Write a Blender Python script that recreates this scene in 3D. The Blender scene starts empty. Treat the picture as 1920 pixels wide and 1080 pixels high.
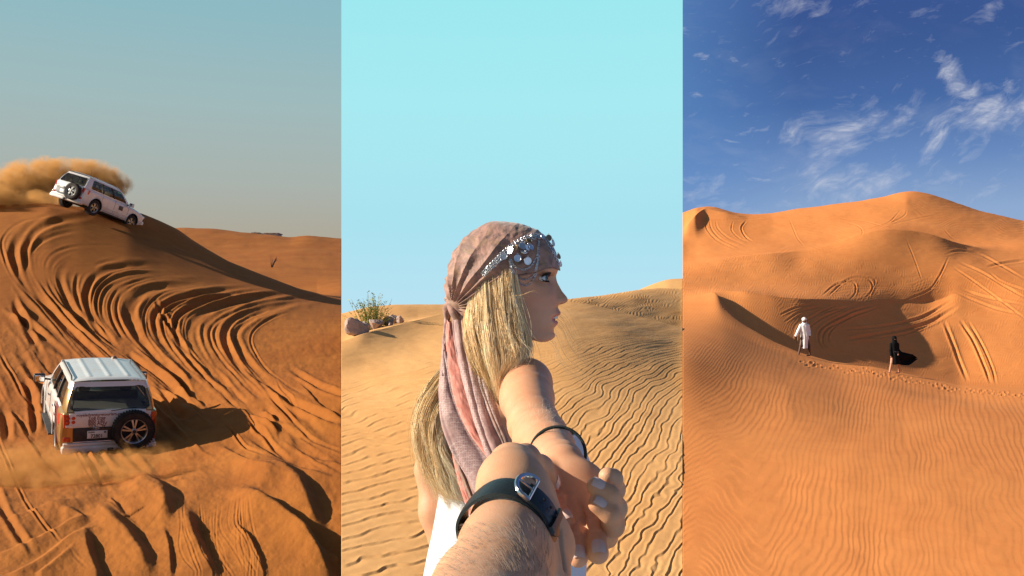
import bpy, bmesh, math, random
import numpy as np
from mathutils import Vector, Matrix
from mathutils.bvhtree import BVHTree

random.seed(7)
RNG = np.random.default_rng(11)
R = math.radians
scene = bpy.context.scene
COL = scene.collection

# ------------------------------------------------------------------ camera
F = 1663.0            # focal length in photo pixels (1920 wide)
HR = 578.0            # row of the horizon
CZ = 1.60             # eye height
cam_d = bpy.data.cameras.new('camera')
cam = bpy.data.objects.new('camera', cam_d)
COL.objects.link(cam)
cam.location = (0, 0, CZ)
cam.rotation_euler = (R(90), 0, 0)
cam_d.sensor_width = 36.0
cam_d.lens = 36.0 * F / 1920.0
cam_d.shift_y = (HR - 540.0) / 1920.0
cam_d.clip_start = 0.05
cam_d.clip_end = 3000
scene.camera = cam

# ------------------------------------------------------------------ light
SUN_EL = R(24.5)
SUN_AZ = R(4.0)       # how far behind the camera's left shoulder the sun stands
to_sun = Vector((-math.cos(SUN_AZ) * math.cos(SUN_EL), -math.sin(SUN_AZ) * math.cos(SUN_EL), math.sin(SUN_EL)))
sun_d = bpy.data.lights.new('sun', 'SUN')
sun_d.energy = 5.0
sun_d.angle = R(0.5)
sun_d.color = (1.0, 0.90, 0.76)
sun = bpy.data.objects.new('sun', sun_d)
COL.objects.link(sun)
sun.rotation_euler = to_sun.to_track_quat('Z', 'Y').to_euler()
sun.location = (-30, -8, 20)

scene.view_settings.view_transform = 'Standard'
scene.view_settings.look = 'None'
scene.view_settings.gamma = 1
scene.view_settings.exposure = 0.65
scene.view_settings.use_curve_mapping = False
EXPO = 2 ** 0.65
scene.render.engine = 'CYCLES'
scene.cycles.use_denoising = True
scene.cycles.max_bounces = 8
scene.cycles.transparent_max_bounces = 16
scene.cycles.volume_bounces = 1
scene.cycles.volume_step_rate = 1.0
scene.cycles.volume_max_steps = 128


def lin(r, g, b, k=1.0):
    def f(c):
        c = c / 255.0
        return (c / 12.92 if c <= 0.04045 else ((c + 0.055) / 1.055) ** 2.4) * k
    return (f(r), f(g), f(b), 1.0)


class NT:
    """small helper for node trees"""
    def __init__(self, tree):
        self.t = tree
        self.t.nodes.clear()

    def n(self, kind, **kw):
        nd = self.t.nodes.new(kind)
        for k, v in kw.items():
            setattr(nd, k, v)
        return nd

    def l(self, a, b):
        self.t.links.new(a, b)

    def put(self, sock, v):
        if hasattr(v, 'is_output') or isinstance(v, bpy.types.NodeSocket):
            self.l(v, sock)
        else:
            sock.default_value = v

    def m(self, op, a, b=0.0, c=0.0, clamp=False):
        nd = self.n('ShaderNodeMath', operation=op, use_clamp=clamp)
        self.put(nd.inputs[0], a)
        self.put(nd.inputs[1], b)
        self.put(nd.inputs[2], c)
        return nd.outputs[0]

    def mix(self, f, a, b, blend='MIX'):
        nd = self.n('ShaderNodeMix', data_type='RGBA', blend_type=blend)
        self.put(nd.inputs[0], f)
        self.put(nd.inputs[6], a)
        self.put(nd.inputs[7], b)
        return nd.outputs[2]

    def ramp(self, f, stops, interp='LINEAR'):
        nd = self.n('ShaderNodeValToRGB')
        cr = nd.color_ramp
        cr.interpolation = interp
        while len(cr.elements) < len(stops):
            cr.elements.new(0.5)
        for e, (p, c) in zip(cr.elements, stops):
            e.position = p
            e.color = c if hasattr(c, '__len__') else (c, c, c, 1)
        self.put(nd.inputs[0], f)
        return nd.outputs[0]

    def noise(self, vec, scale, detail=4, rough=0.5, dist=0.0, out='Fac'):
        nd = self.n('ShaderNodeTexNoise')
        if vec is not None:
            self.l(vec, nd.inputs['Vector'])
        nd.inputs['Scale'].default_value = scale
        nd.inputs['Detail'].default_value = detail
        nd.inputs['Roughness'].default_value = rough
        nd.inputs['Distortion'].default_value = dist
        return nd.outputs[out]

    def mapping(self, vec, loc=(0, 0, 0), rot=(0, 0, 0), scale=(1, 1, 1)):
        nd = self.n('ShaderNodeMapping')
        self.l(vec, nd.inputs['Vector'])
        nd.inputs['Location'].default_value = loc
        nd.inputs['Rotation'].default_value = rot
        nd.inputs['Scale'].default_value = scale
        return nd.outputs[0]


# ------------------------------------------------------------------ sky
KW = 320.0 / F         # tangent of the half angle of the middle valley
world = bpy.data.worlds.new('World')
scene.world = world
world.use_nodes = True
w = NT(world.node_tree)
tc = w.n('ShaderNodeTexCoord')
sx = w.n('ShaderNodeSeparateXYZ')
w.l(tc.outputs['Generated'], sx.inputs[0])
X, Y, Z = sx.outputs
hyp = w.m('SQRT', w.m('ADD', w.m('MULTIPLY', X, X), w.m('MULTIPLY', Y, Y)))
elev = w.m('DIVIDE', Z, w.m('MAXIMUM', hyp, 0.001))
e01 = w.m('ADD', w.m('MULTIPLY', elev, 1.6), 0.1, clamp=True)       # 0 at -3.6 deg, 1 at 29 deg


def es(row, px=0.0):                       # picture row of the sky -> ramp position
    ex = (HR - row) / math.hypot(F, px)
    return ex * 1.6 + 0.1


K = 1.0 / EXPO
sky1 = w.ramp(e01, [(0.0, lin(172, 164, 142, K)), (es(430, 640), lin(174, 169, 154, K)), (es(340, 640), lin(170, 178, 172, K)),
                    (es(180, 640), lin(160, 186, 188, K)), (es(0, 640), lin(142, 186, 196, K)), (1.0, lin(118, 176, 192, K))])
sky2 = w.ramp(e01, [(0.0, lin(186, 226, 240, K)), (es(570), lin(184, 226, 242, K)), (es(420), lin(170, 226, 240, K)),
                    (es(200), lin(168, 234, 241, K)), (es(0), lin(158, 232, 240, K)), (1.0, lin(140, 215, 235, K))])
sky3 = w.ramp(e01, [(0.0, lin(165, 186, 214, K)), (es(400, 640), lin(142, 170, 208, K)), (es(300, 640), lin(104, 138, 190, K)),
                    (es(190, 640), lin(72, 106, 164, K)), (es(80, 640), lin(60, 90, 148, K)), (es(0, 640), lin(58, 86, 146, K)),
                    (1.0, lin(52, 80, 140, K))])
# the blue of the right sky pales towards its left side
rat = w.m('DIVIDE', X, w.m('MAXIMUM', Y, 0.001))
left3 = w.m('MULTIPLY', w.m('SUBTRACT', 1.0, w.m('DIVIDE', w.m('SUBTRACT', rat, KW), 0.13), clamp=True), 0.55, clamp=True)
sky3 = w.mix(left3, sky3, lin(96, 142, 200, K))
# cirrus: wispy streaks gathered in a few patches
elp = w.m('DIVIDE', Z, w.m('MAXIMUM', Y, 0.001))
cv = w.n('ShaderNodeCombineXYZ')
w.l(rat, cv.inputs[0])
w.l(elp, cv.inputs[1])
base = cv.outputs[0]
warp = w.noise(base, 7.0, 3, 0.55, out='Color')
wv = w.n('ShaderNodeVectorMath', operation='MULTIPLY_ADD')
w.l(warp, wv.inputs[0])
wv.inputs[1].default_value = (0.07, 0.07, 0)
w.l(base, wv.inputs[2])
warped = wv.outputs[0]


def gauss(px, row, sxp, syp, ang, amp):
    """a soft elliptical patch of cloud (centre and radii in picture units turned to tangents)"""
    a = math.radians(ang)
    mp = w.mapping(warped, loc=(0, 0, 0))
    sub = w.n('ShaderNodeVectorMath', operation='SUBTRACT')
    w.l(mp, sub.inputs[0])
    sub.inputs[1].default_value = ((px - 960) / F + 0.035, (HR - row) / F + 0.035, 0)
    mp = w.mapping(sub.outputs[0], rot=(0, 0, -a))
    mp = w.mapping(mp, scale=(F / sxp, F / syp, 0))
    ln = w.n('ShaderNodeVectorMath', operation='LENGTH')
    w.l(mp, ln.inputs[0])
    v = w.m('SUBTRACT', 1.0, w.m('POWER', ln.outputs['Value'], 1.5), clamp=True)
    return w.m('MULTIPLY', v, amp)


def fib(ang, sc, stretch, thr0, thr1, seed):
    mp = w.mapping(warped, loc=(seed, seed * 0.7, 0), rot=(0, 0, math.radians(-ang)))
    mp = w.mapping(mp, scale=(1, stretch, 1))
    nz = w.noise(mp, sc, 9, 0.62, 0.25)
    return nz


patches_a = [(1580, 245, 150, 66, 12, 1.2), (1560, 295, 100, 36, 32, 1.3), (1690, 225, 75, 42, 40, 1.1),
             (1600, 352, 170, 48, 6, 1.3), (1750, 350, 110, 28, 12, .8), (1850, 375, 90, 34, 15, .8),
             (1340, 378, 120, 52, -22, 1.0), (1470, 10, 140, 30, -6, 1.0), (1690, 26, 110, 42, -10, .6),
             (1850, 20, 70, 24, 50, .8)]
patches_b = [(1800, 165, 85, 46, -65, 1.3), (1865, 210, 190, 62, 24, 1.5), (1768, 268, 95, 34, 55, 1.4),
             (1820, 310, 60, 16, 60, .8), (1900, 80, 60, 16, 45, .6)]
patches_c = [(1412, 238, 44, 9, 2, 1.0), (1425, 328, 48, 7, 2, 1.2), (1465, 314, 36, 6, 0, 1.1), (1313, 98, 28, 10, -20, 1.0),
             (1382, 96, 34, 10, -15, .7), (1300, 172, 26, 9, -10, .8), (1385, 305, 22, 6, 0, 1.0), (1375, 260, 20, 6, -5, .8),
             (1480, 116, 50, 9, -14, .5), (1286, 45, 24, 12, -20, .9), (1420, 205, 40, 8, -12, .4)]


def group(patches, fibre, thr):
    tot = None
    for p in patches:
        g = gauss(*p)
        tot = g if tot is None else w.m('MAXIMUM', tot, g)
    s_ = w.m('ADD', w.m('MULTIPLY', tot, 0.30), w.m('MULTIPLY', fibre, 1.25))
    return w.m('MULTIPLY', w.ramp(w.m('MULTIPLY', s_, 0.6), [(0.47, 0.0), (0.58, 0.26), (0.70, 0.72), (0.85, 1.0)]), thr, clamp=True)


cl = group(patches_a, fib(22, 26, 2.4, 0.36, 0.74, 3.1), 1.15)
cl = w.m('MAXIMUM', cl, group(patches_b, fib(40, 24, 2.6, 0.34, 0.72, 8.3), 1.3))
cl = w.m('MAXIMUM', cl, group(patches_c, fib(4, 60, 3.0, 0.38, 0.62, 5.7), 1.1))
veil = w.ramp(w.noise(w.mapping(warped, scale=(1, 2.5, 1)), 9, 7, 0.6), [(0.52, 0.0), (0.85, 0.35)])
cl = w.m('MAXIMUM', cl, w.m('MULTIPLY', veil, w.ramp(e01, [(es(400, 640), 1.0), (es(120, 640), 0.35), (1.0, 0.2)])))
inside = w.m('GREATER_THAN', Y, 0.05)
cl = w.m('MULTIPLY', w.m('MULTIPLY', cl, inside), 0.78)
feather = w.ramp(w.noise(w.mapping(warped, loc=(2.2, 1.1, 0), rot=(0, 0, R(-28)), scale=(1, 4.0, 1)), 42, 8, 0.7), [(0.32, 0.45), (0.62, 1.0)])
cl = w.m('MULTIPLY', cl, feather, clamp=True)
sky3 = w.mix(cl, sky3, lin(214, 216, 226, K))
in2 = w.m('LESS_THAN', w.m('ABSOLUTE', X), w.m('MULTIPLY', Y, KW))
in3 = w.m('GREATER_THAN', X, 0.0)
low = w.mix(in3, sky1, sky3)
low = w.mix(in2, low, sky2)
nish = w.n('ShaderNodeTexSky', sky_type='NISHITA')
nish.sun_disc = False
nish.sun_elevation = SUN_EL
nish.sun_rotation = math.atan2(to_sun.x, to_sun.y)
nish.dust_density = 1.5
up = w.ramp(elev, [(0.36, 0.0), (0.75, 1.0)])
nk = w.n('ShaderNodeVectorMath', operation='SCALE')
w.l(nish.outputs[0], nk.inputs[0])
nk.inputs[3].default_value = 0.5
final = w.mix(up, low, w.mix(1.0, nish.outputs[0], (0.05, 0.05, 0.05, 1), 'MULTIPLY'))
bg = w.n('ShaderNodeBackground')
w.l(final, bg.inputs[0])
bg.inputs[1].default_value = 1.0
out = w.n('ShaderNodeOutputWorld')
w.l(bg.outputs[0], out.inputs[0])


# ------------------------------------------------------------------ helpers
def P(px, py, d):
    """a point seen at picture position (px, py), d metres in front of the camera"""
    return Vector(((px - 960.0) / F * d, d, CZ + (HR - py) / F * d))


def tag(o, label=None, cat=None, group=None, kind=None):
    if label:
        o['label'] = label
    if cat:
        o['category'] = cat
    if group:
        o['group'] = group
    if kind:
        o['kind'] = kind
    return o


def empty(name, loc=(0, 0, 0), rot=(0, 0, 0)):
    o = bpy.data.objects.new(name, None)
    o.empty_display_size = 0.2
    COL.objects.link(o)
    o.location = loc
    o.rotation_euler = rot
    return o


def np_mesh(name, verts, faces, mat=None, parent=None, smooth=True):
    """verts (n,3) array; faces (m,3|4) int array or list of lists"""
    me = bpy.data.meshes.new(name)
    if isinstance(faces, np.ndarray):
        k = faces.shape[1]
        me.vertices.add(len(verts))
        me.vertices.foreach_set('co', np.asarray(verts, dtype=np.float32).ravel())
        me.loops.add(faces.size)
        me.loops.foreach_set('vertex_index', faces.astype(np.int32).ravel())
        me.polygons.add(len(faces))
        me.polygons.foreach_set('loop_start', np.arange(0, faces.size, k, dtype=np.int32))
        me.polygons.foreach_set('loop_total', np.full(len(faces), k, dtype=np.int32))
        me.update(calc_edges=True)
    else:
        me.from_pydata([tuple(v) for v in verts], [], faces)
    me.polygons.foreach_set('use_smooth', [smooth] * len(me.polygons))
    me.update()
    o = bpy.data.objects.new(name, me)
    COL.objects.link(o)
    if mat:
        me.materials.append(mat)
    if parent:
        o.parent = parent
    return o


def bm_obj(name, bm, mat=None, parent=None, smooth=False):
    me = bpy.data.meshes.new(name)
    bm.to_mesh(me)
    bm.free()
    if smooth:
        me.polygons.foreach_set('use_smooth', [True] * len(me.polygons))
    if mat:
        me.materials.append(mat)
    o = bpy.data.objects.new(name, me)
    COL.objects.link(o)
    if parent:
        o.parent = parent
    return o


def grid_faces(nu, nv, wrap_u=False):
    """quads for verts indexed u*nv+v"""
    U = np.arange(nu if wrap_u else nu - 1)
    V = np.arange(nv - 1)
    uu, vv = np.meshgrid(U, V, indexing='ij')
    u2 = (uu + 1) % nu
    a = uu * nv + vv
    b = u2 * nv + vv
    return np.stack([a, b, b + 1, a + 1], -1).reshape(-1, 4)


def lattice(seed, n=256):
    return np.random.default_rng(seed).random((n, n))


def vnoise(x, y, seed=0):
    t = lattice(seed)
    xi = np.floor(x).astype(int)
    yi = np.floor(y).astype(int)
    fx = x - xi
    fy = y - yi
    fx = fx * fx * fx * (fx * (fx * 6 - 15) + 10)
    fy = fy * fy * fy * (fy * (fy * 6 - 15) + 10)
    g = lambda i, j: t[i % 256, j % 256]
    return ((g(xi, yi) * (1 - fx) + g(xi + 1, yi) * fx) * (1 - fy) +
            (g(xi, yi + 1) * (1 - fx) + g(xi + 1, yi + 1) * fx) * fy) * 2 - 1


def fbm(x, y, seed=0, oct=4, gain=0.5):
    s = 0
    a = 1
    for o in range(oct):
        s = s + a * vnoise(x * 2 ** o + 17.3 * o, y * 2 ** o + 9.1 * o, seed + o)
        a *= gain
    return s


def sstep(a, b, x):
    t = np.clip((x - a) / (b - a), 0, 1)
    return t * t * (3 - 2 * t)


def catmull(pts, n=12):
    p = np.array(pts, float)
    q = np.vstack([2 * p[0] - p[1], p, 2 * p[-1] - p[-2]])
    out = []
    t = np.linspace(0, 1, n, endpoint=False)[:, None]
    for i in range(1, len(q) - 2):
        a, b, c, d = q[i - 1], q[i], q[i + 1], q[i + 2]
        out.append(0.5 * (2 * b + (c - a) * t + (2 * a - 5 * b + 4 * c - d) * t ** 2 + (3 * b - a - 3 * c + d) * t ** 3))
    out.append(p[-1:])
    return np.vstack(out)


def principled(name, color=(0.5, 0.5, 0.5, 1), rough=0.6, metal=0.0, spec=0.5):
    m = bpy.data.materials.new(name)
    m.use_nodes = True
    t = NT(m.node_tree)
    b = t.n('ShaderNodeBsdfPrincipled')
    o = t.n('ShaderNodeOutputMaterial')
    t.l(b.outputs[0], o.inputs[0])
    t.put(b.inputs['Base Color'], color)
    b.inputs['Roughness'].default_value = rough
    b.inputs['Metallic'].default_value = metal
    b.inputs['Specular IOR Level'].default_value = spec
    return m, t, b


def noisy(name, c1, c2, scale=8, rough=0.6, metal=0.0, bump=0.0, bscale=40, spec=0.4, detail=4):
    """paint / cloth / stone with slight uneven colour and relief"""
    m, t, b = principled(name, c1, rough, metal, spec)
    co = t.n('ShaderNodeTexCoord').outputs['Object']
    nz = t.noise(co, scale, detail, 0.6)
    t.l(t.mix(t.ramp(nz, [(0.35, 0.0), (0.68, 1.0)]), c1, c2), b.inputs['Base Color'])
    if bump:
        bp = t.n('ShaderNodeBump')
        bp.inputs['Strength'].default_value = bump
        bp.inputs['Distance'].default_value = 0.01
        t.l(t.noise(co, bscale, 5, 0.6), bp.inputs['Height'])
        t.l(bp.outputs[0], b.inputs['Normal'])
    return m

# ------------------------------------------------------------------ organic surfaces from blended volumes
def smin(a, b, k):
    h = np.clip(0.5 + 0.5 * (b - a) / k, 0, 1)
    return b * (1 - h) + a * h - k * h * (1 - h)


def d_caps(p, a, b, ra, rb, flat=None):
    """rounded cone from a (radius ra) to b (radius rb)"""
    a = np.asarray(a, float)
    b = np.asarray(b, float)
    ab = b - a
    t = np.clip(((p - a) @ ab) / (ab @ ab + 1e-12), 0, 1)
    q = p - a - t[..., None] * ab
    if flat is not None:             # (direction, factor): squeeze the section along a direction
        nrm, fc = flat
        nrm = np.asarray(nrm, float)
        nrm = nrm / np.linalg.norm(nrm)
        c = q @ nrm
        q = q + (c * (1 / fc - 1))[..., None] * nrm
        return (np.linalg.norm(q, axis=-1) - (ra + (rb - ra) * t)) * fc ** 0.5
    return np.linalg.norm(q, axis=-1) - (ra + (rb - ra) * t)


def d_ell(p, c, r, M=None):
    q = p - np.asarray(c, float)
    if M is not None:
        q = q @ np.asarray(M, float)
    r = np.asarray(r, float)
    k = np.linalg.norm(q / r, axis=-1)
    k2 = np.linalg.norm(q / (r * r), axis=-1) + 1e-9
    return k * (k - 1) / k2


def sdf_mesh(prims, res, pad=0.02, cut=None, post=None):
    """prims: list of (fn(p)->d, (lo, hi) box, k).  k: blend width, negative k = carve, k = 0 plain union.
    Returns verts, quads of the zero surface (surface nets)."""
    lo = np.min([np.asarray(b[0]) for _, b, k in prims if k >= 0], axis=0) - pad
    hi = np.max([np.asarray(b[1]) for _, b, k in prims if k >= 0], axis=0) + pad
    n = np.ceil((hi - lo) / res).astype(int) + 1
    D = np.full(n, 0.5, dtype=np.float32)
    for fn, (bl, bh), k in prims:
        m = abs(k) * 1.2 + res * 3
        i0 = np.clip(np.floor((np.asarray(bl) - m - lo) / res).astype(int), 0, n - 1)
        i1 = np.clip(np.ceil((np.asarray(bh) + m - lo) / res).astype(int) + 1, 1, n)
        if np.any(i1 <= i0):
            continue
        ax = [lo[j] + np.arange(i0[j], i1[j]) * res for j in range(3)]
        g = np.stack(np.meshgrid(*ax, indexing='ij'), -1)
        d = fn(g)
        sl = tuple(slice(i0[j], i1[j]) for j in range(3))
        if k > 0:
            D[sl] = smin(D[sl], d, k)
        elif k == 0:
            D[sl] = np.minimum(D[sl], d)
        else:
            D[sl] = -smin(-D[sl], d, -k)
    if post is not None:
        ax = [lo[j] + np.arange(n[j]) * res for j in range(3)]
        D = post(np.stack(np.meshgrid(*ax, indexing='ij'), -1), D)
    return surface_nets(D, lo, res)


def surface_nets(D, lo, res):
    S = D < 0
    c = [S[i:S.shape[0] - 1 + i, j:S.shape[1] - 1 + j, k:S.shape[2] - 1 + k] for i in (0, 1) for j in (0, 1) for k in (0, 1)]
    cnt = sum(x.astype(np.int8) for x in c)
    act = (cnt > 0) & (cnt < 8)
    idx = np.full(act.shape, -1, dtype=np.int64)
    ids = np.argwhere(act)
    idx[act] = np.arange(len(ids))
    off = np.array([(i, j, k) for i in (0, 1) for j in (0, 1) for k in (0, 1)])
    vals = np.stack([D[ids[:, 0] + o[0], ids[:, 1] + o[1], ids[:, 2] + o[2]] for o in off], -1)
    pos = np.zeros((len(ids), 3))
    num = np.zeros(len(ids))
    for a in range(8):
        for b in range(a + 1, 8):
            if np.abs(off[a] - off[b]).sum() != 1:
                continue
            va, vb = vals[:, a], vals[:, b]
            cr = (va < 0) != (vb < 0)
            t = np.where(cr, va / (va - vb + 1e-12), 0)
            pos += np.where(cr[:, None], off[a] + t[:, None] * (off[b] - off[a]), 0)
            num += cr
    pos = pos / num[:, None]
    V = lo + (ids + pos) * res
    F_ = []
    for ax in range(3):
        s0 = [slice(None)] * 3
        s1 = [slice(None)] * 3
        s0[ax] = slice(0, -1)
        s1[ax] = slice(1, None)
        ch = S[tuple(s0)] != S[tuple(s1)]
        sgn = S[tuple(s0)]
        u, v = [(1, 2), (2, 0), (0, 1)][ax]
        e = np.argwhere(ch)
        ok = (e[:, u] > 0) & (e[:, v] > 0) & (e[:, u] < act.shape[u]) & (e[:, v] < act.shape[v])
        e = e[ok]
        du = np.zeros(3, int)
        dv = np.zeros(3, int)
        du[u] = 1
        dv[v] = 1
        g = lambda q: idx[q[:, 0], q[:, 1], q[:, 2]]
        q = np.stack([g(e - du - dv), g(e - dv), g(e), g(e - du)], -1)
        fl = sgn[e[:, 0], e[:, 1], e[:, 2]]
        q[~fl] = q[~fl][:, ::-1]
        F_.append(q)
    Fa = np.vstack(F_)
    Fa = Fa[(Fa >= 0).all(1)]
    return V, Fa


def relax(V, Fq, it=2, lam=0.5):
    """a little smoothing of a quad mesh"""
    n = len(V)
    for _ in range(it):
        acc = np.zeros_like(V)
        cnt = np.zeros(n)
        for a, b in ((0, 1), (1, 2), (2, 3), (3, 0)):
            np.add.at(acc, Fq[:, a], V[Fq[:, b]])
            np.add.at(cnt, Fq[:, a], 1)
            np.add.at(acc, Fq[:, b], V[Fq[:, a]])
            np.add.at(cnt, Fq[:, b], 1)
        V = V + lam * (acc / np.maximum(cnt, 1)[:, None] - V)
    return V


def caps(a, b, ra, rb, k=0.01, flat=None):
    a = np.asarray(a, float)
    b = np.asarray(b, float)
    r = max(ra, rb)
    return (lambda p: d_caps(p, a, b, ra, rb, flat), (np.minimum(a, b) - r, np.maximum(a, b) + r), k)


def ell(c, r, k=0.01, M=None):
    c = np.asarray(c, float)
    m = max(r)
    return (lambda p: d_ell(p, c, r, M), (c - m, c + m), k)


def chain(pts, radii, k=0.01, flat=None):
    return [caps(pts[i], pts[i + 1], radii[i], radii[i + 1], k, flat) for i in range(len(pts) - 1)]


def tube(pts, rad, sides=6, close=True):
    """verts, faces of a tube along a polyline; rad is a number or a list"""
    P_ = [Vector(p) for p in pts]
    n = len(P_)
    rad = [rad] * n if not hasattr(rad, '__len__') else rad
    V = []
    Fc = []
    up = Vector((0.13, 0.21, 0.97))
    prev = None
    for i in range(n):
        t = (P_[min(i + 1, n - 1)] - P_[max(i - 1, 0)]).normalized()
        if prev is None:
            a = t.cross(up).normalized()
        else:
            a = (prev - t * prev.dot(t)).normalized()
        prev = a
        b = t.cross(a)
        for s in range(sides):
            an = 2 * math.pi * s / sides
            V.append(P_[i] + (a * math.cos(an) + b * math.sin(an)) * rad[i])
    for i in range(n - 1):
        for s in range(sides):
            s2 = (s + 1) % sides
            Fc.append([i * sides + s, i * sides + s2, (i + 1) * sides + s2, (i + 1) * sides + s])
    if close:
        Fc.append(list(range(sides))[::-1])
        Fc.append([(n - 1) * sides + s for s in range(sides)])
    return V, Fc


class MB:
    """collects pieces into one mesh"""
    def __init__(self):
        self.v = []
        self.f = []

    def add(self, V, Fc):
        o = len(self.v)
        self.v += [tuple(p) for p in V]
        self.f += [[i + o for i in f] for f in Fc]
        return self

    def box(self, lo, hi, bev=0.0, M=None, seg=2):
        bm = bmesh.new()
        bmesh.ops.create_cube(bm, size=1.0)
        for v in bm.verts:
            v.co = Vector([(lo[j] + hi[j]) / 2 + v.co[j] * (hi[j] - lo[j]) for j in range(3)])
        if bev:
            bmesh.ops.bevel(bm, geom=bm.edges[:], offset=bev, segments=seg, affect='EDGES', profile=0.5)
        bm.verts.index_update()
        V = [v.co.copy() for v in bm.verts]
        if M is not None:
            V = [M @ v for v in V]
        self.add(V, [[v.index for v in f.verts] for f in bm.faces])
        bm.free()
        return self

    def tube(self, pts, rad, sides=6, close=True):
        return self.add(*tube(pts, rad, sides, close))

    def lathe(self, prof, n=32, axis='y', centre=(0, 0, 0), closed=False):
        """prof: (radius, offset along the axis)"""
        V = []
        for i in range(n):
            a = 2 * math.pi * i / n
            for r, h in prof:
                if axis == 'y':
                    V.append((centre[0] + r * math.cos(a), centre[1] + h, centre[2] + r * math.sin(a)))
                elif axis == 'x':
                    V.append((centre[0] + h, centre[1] + r * math.cos(a), centre[2] + r * math.sin(a)))
                else:
                    V.append((centre[0] + r * math.cos(a), centre[1] + r * math.sin(a), centre[2] + h))
        m = len(prof)
        Fc = []
        for i in range(n):
            j = (i + 1) % n
            for k in range(m - 1 if not closed else m):
                k2 = (k + 1) % m
                Fc.append([i * m + k, j * m + k, j * m + k2, i * m + k2])
        return self.add(V, Fc)

    def build(self, name, mat=None, parent=None, smooth=True, sharp=40):
        me = bpy.data.meshes.new(name)
        me.from_pydata(self.v, [], self.f)
        me.update()
        bm = bmesh.new()
        bm.from_mesh(me)
        bmesh.ops.recalc_face_normals(bm, faces=bm.faces[:])
        bm.to_mesh(me)
        bm.free()
        if smooth:
            me.polygons.foreach_set('use_smooth', [True] * len(me.polygons))
            try:
                me.set_sharp_from_angle(angle=R(sharp))
            except Exception:
                pass
        if mat:
            me.materials.append(mat)
        o = bpy.data.objects.new(name, me)
        COL.objects.link(o)
        if parent:
            o.parent = parent
        return o


def text_mesh(name, body, size, mat, parent, M, align='LEFT', font_scale_x=1.0, bold=0.0):
    cu = bpy.data.curves.new(name + '_text', 'FONT')
    cu.body = body
    cu.size = size
    cu.align_x = align
    cu.offset = bold
    cu.extrude = 0.0015
    to = bpy.data.objects.new('tmp', cu)
    COL.objects.link(to)
    dg = bpy.context.evaluated_depsgraph_get()
    me = bpy.data.meshes.new_from_object(to.evaluated_get(dg))
    bpy.data.objects.remove(to)
    bpy.data.curves.remove(cu)
    me.transform(M @ Matrix.Diagonal((font_scale_x, 1, 1, 1)))
    me.materials.clear()
    me.materials.append(mat)
    me.name = name
    o = bpy.data.objects.new(name, me)
    COL.objects.link(o)
    o.parent = parent
    return o


def ground_z(sheet, x, y):
    if sheet.name not in ground_z.bvh:
        me = sheet.data
        n = len(me.vertices)
        co = np.empty(n * 3)
        me.vertices.foreach_get('co', co)
        q = np.empty(len(me.loops), dtype=np.int32)
        me.loops.foreach_get('vertex_index', q)
        ground_z.bvh[sheet.name] = BVHTree.FromPolygons([tuple(c) for c in co.reshape(-1, 3)], [tuple(f) for f in q.reshape(-1, 4).tolist()])
    h = ground_z.bvh[sheet.name].ray_cast(Vector((x, y, 80)), Vector((0, 0, -1)))
    return h[0].z if h[0] else 0.0


ground_z.bvh = {}

# ------------------------------------------------------------------ the three stretches of desert
BOUNCE_STOP = noisy('cut_face_bounce_stop', (0.035, 0.022, 0.014, 1), (0.055, 0.034, 0.020, 1), 3, 0.95, 0, 0.5, 12)  # made-up dark coat, added so cut faces throw no glow on neighbouring sand


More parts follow.
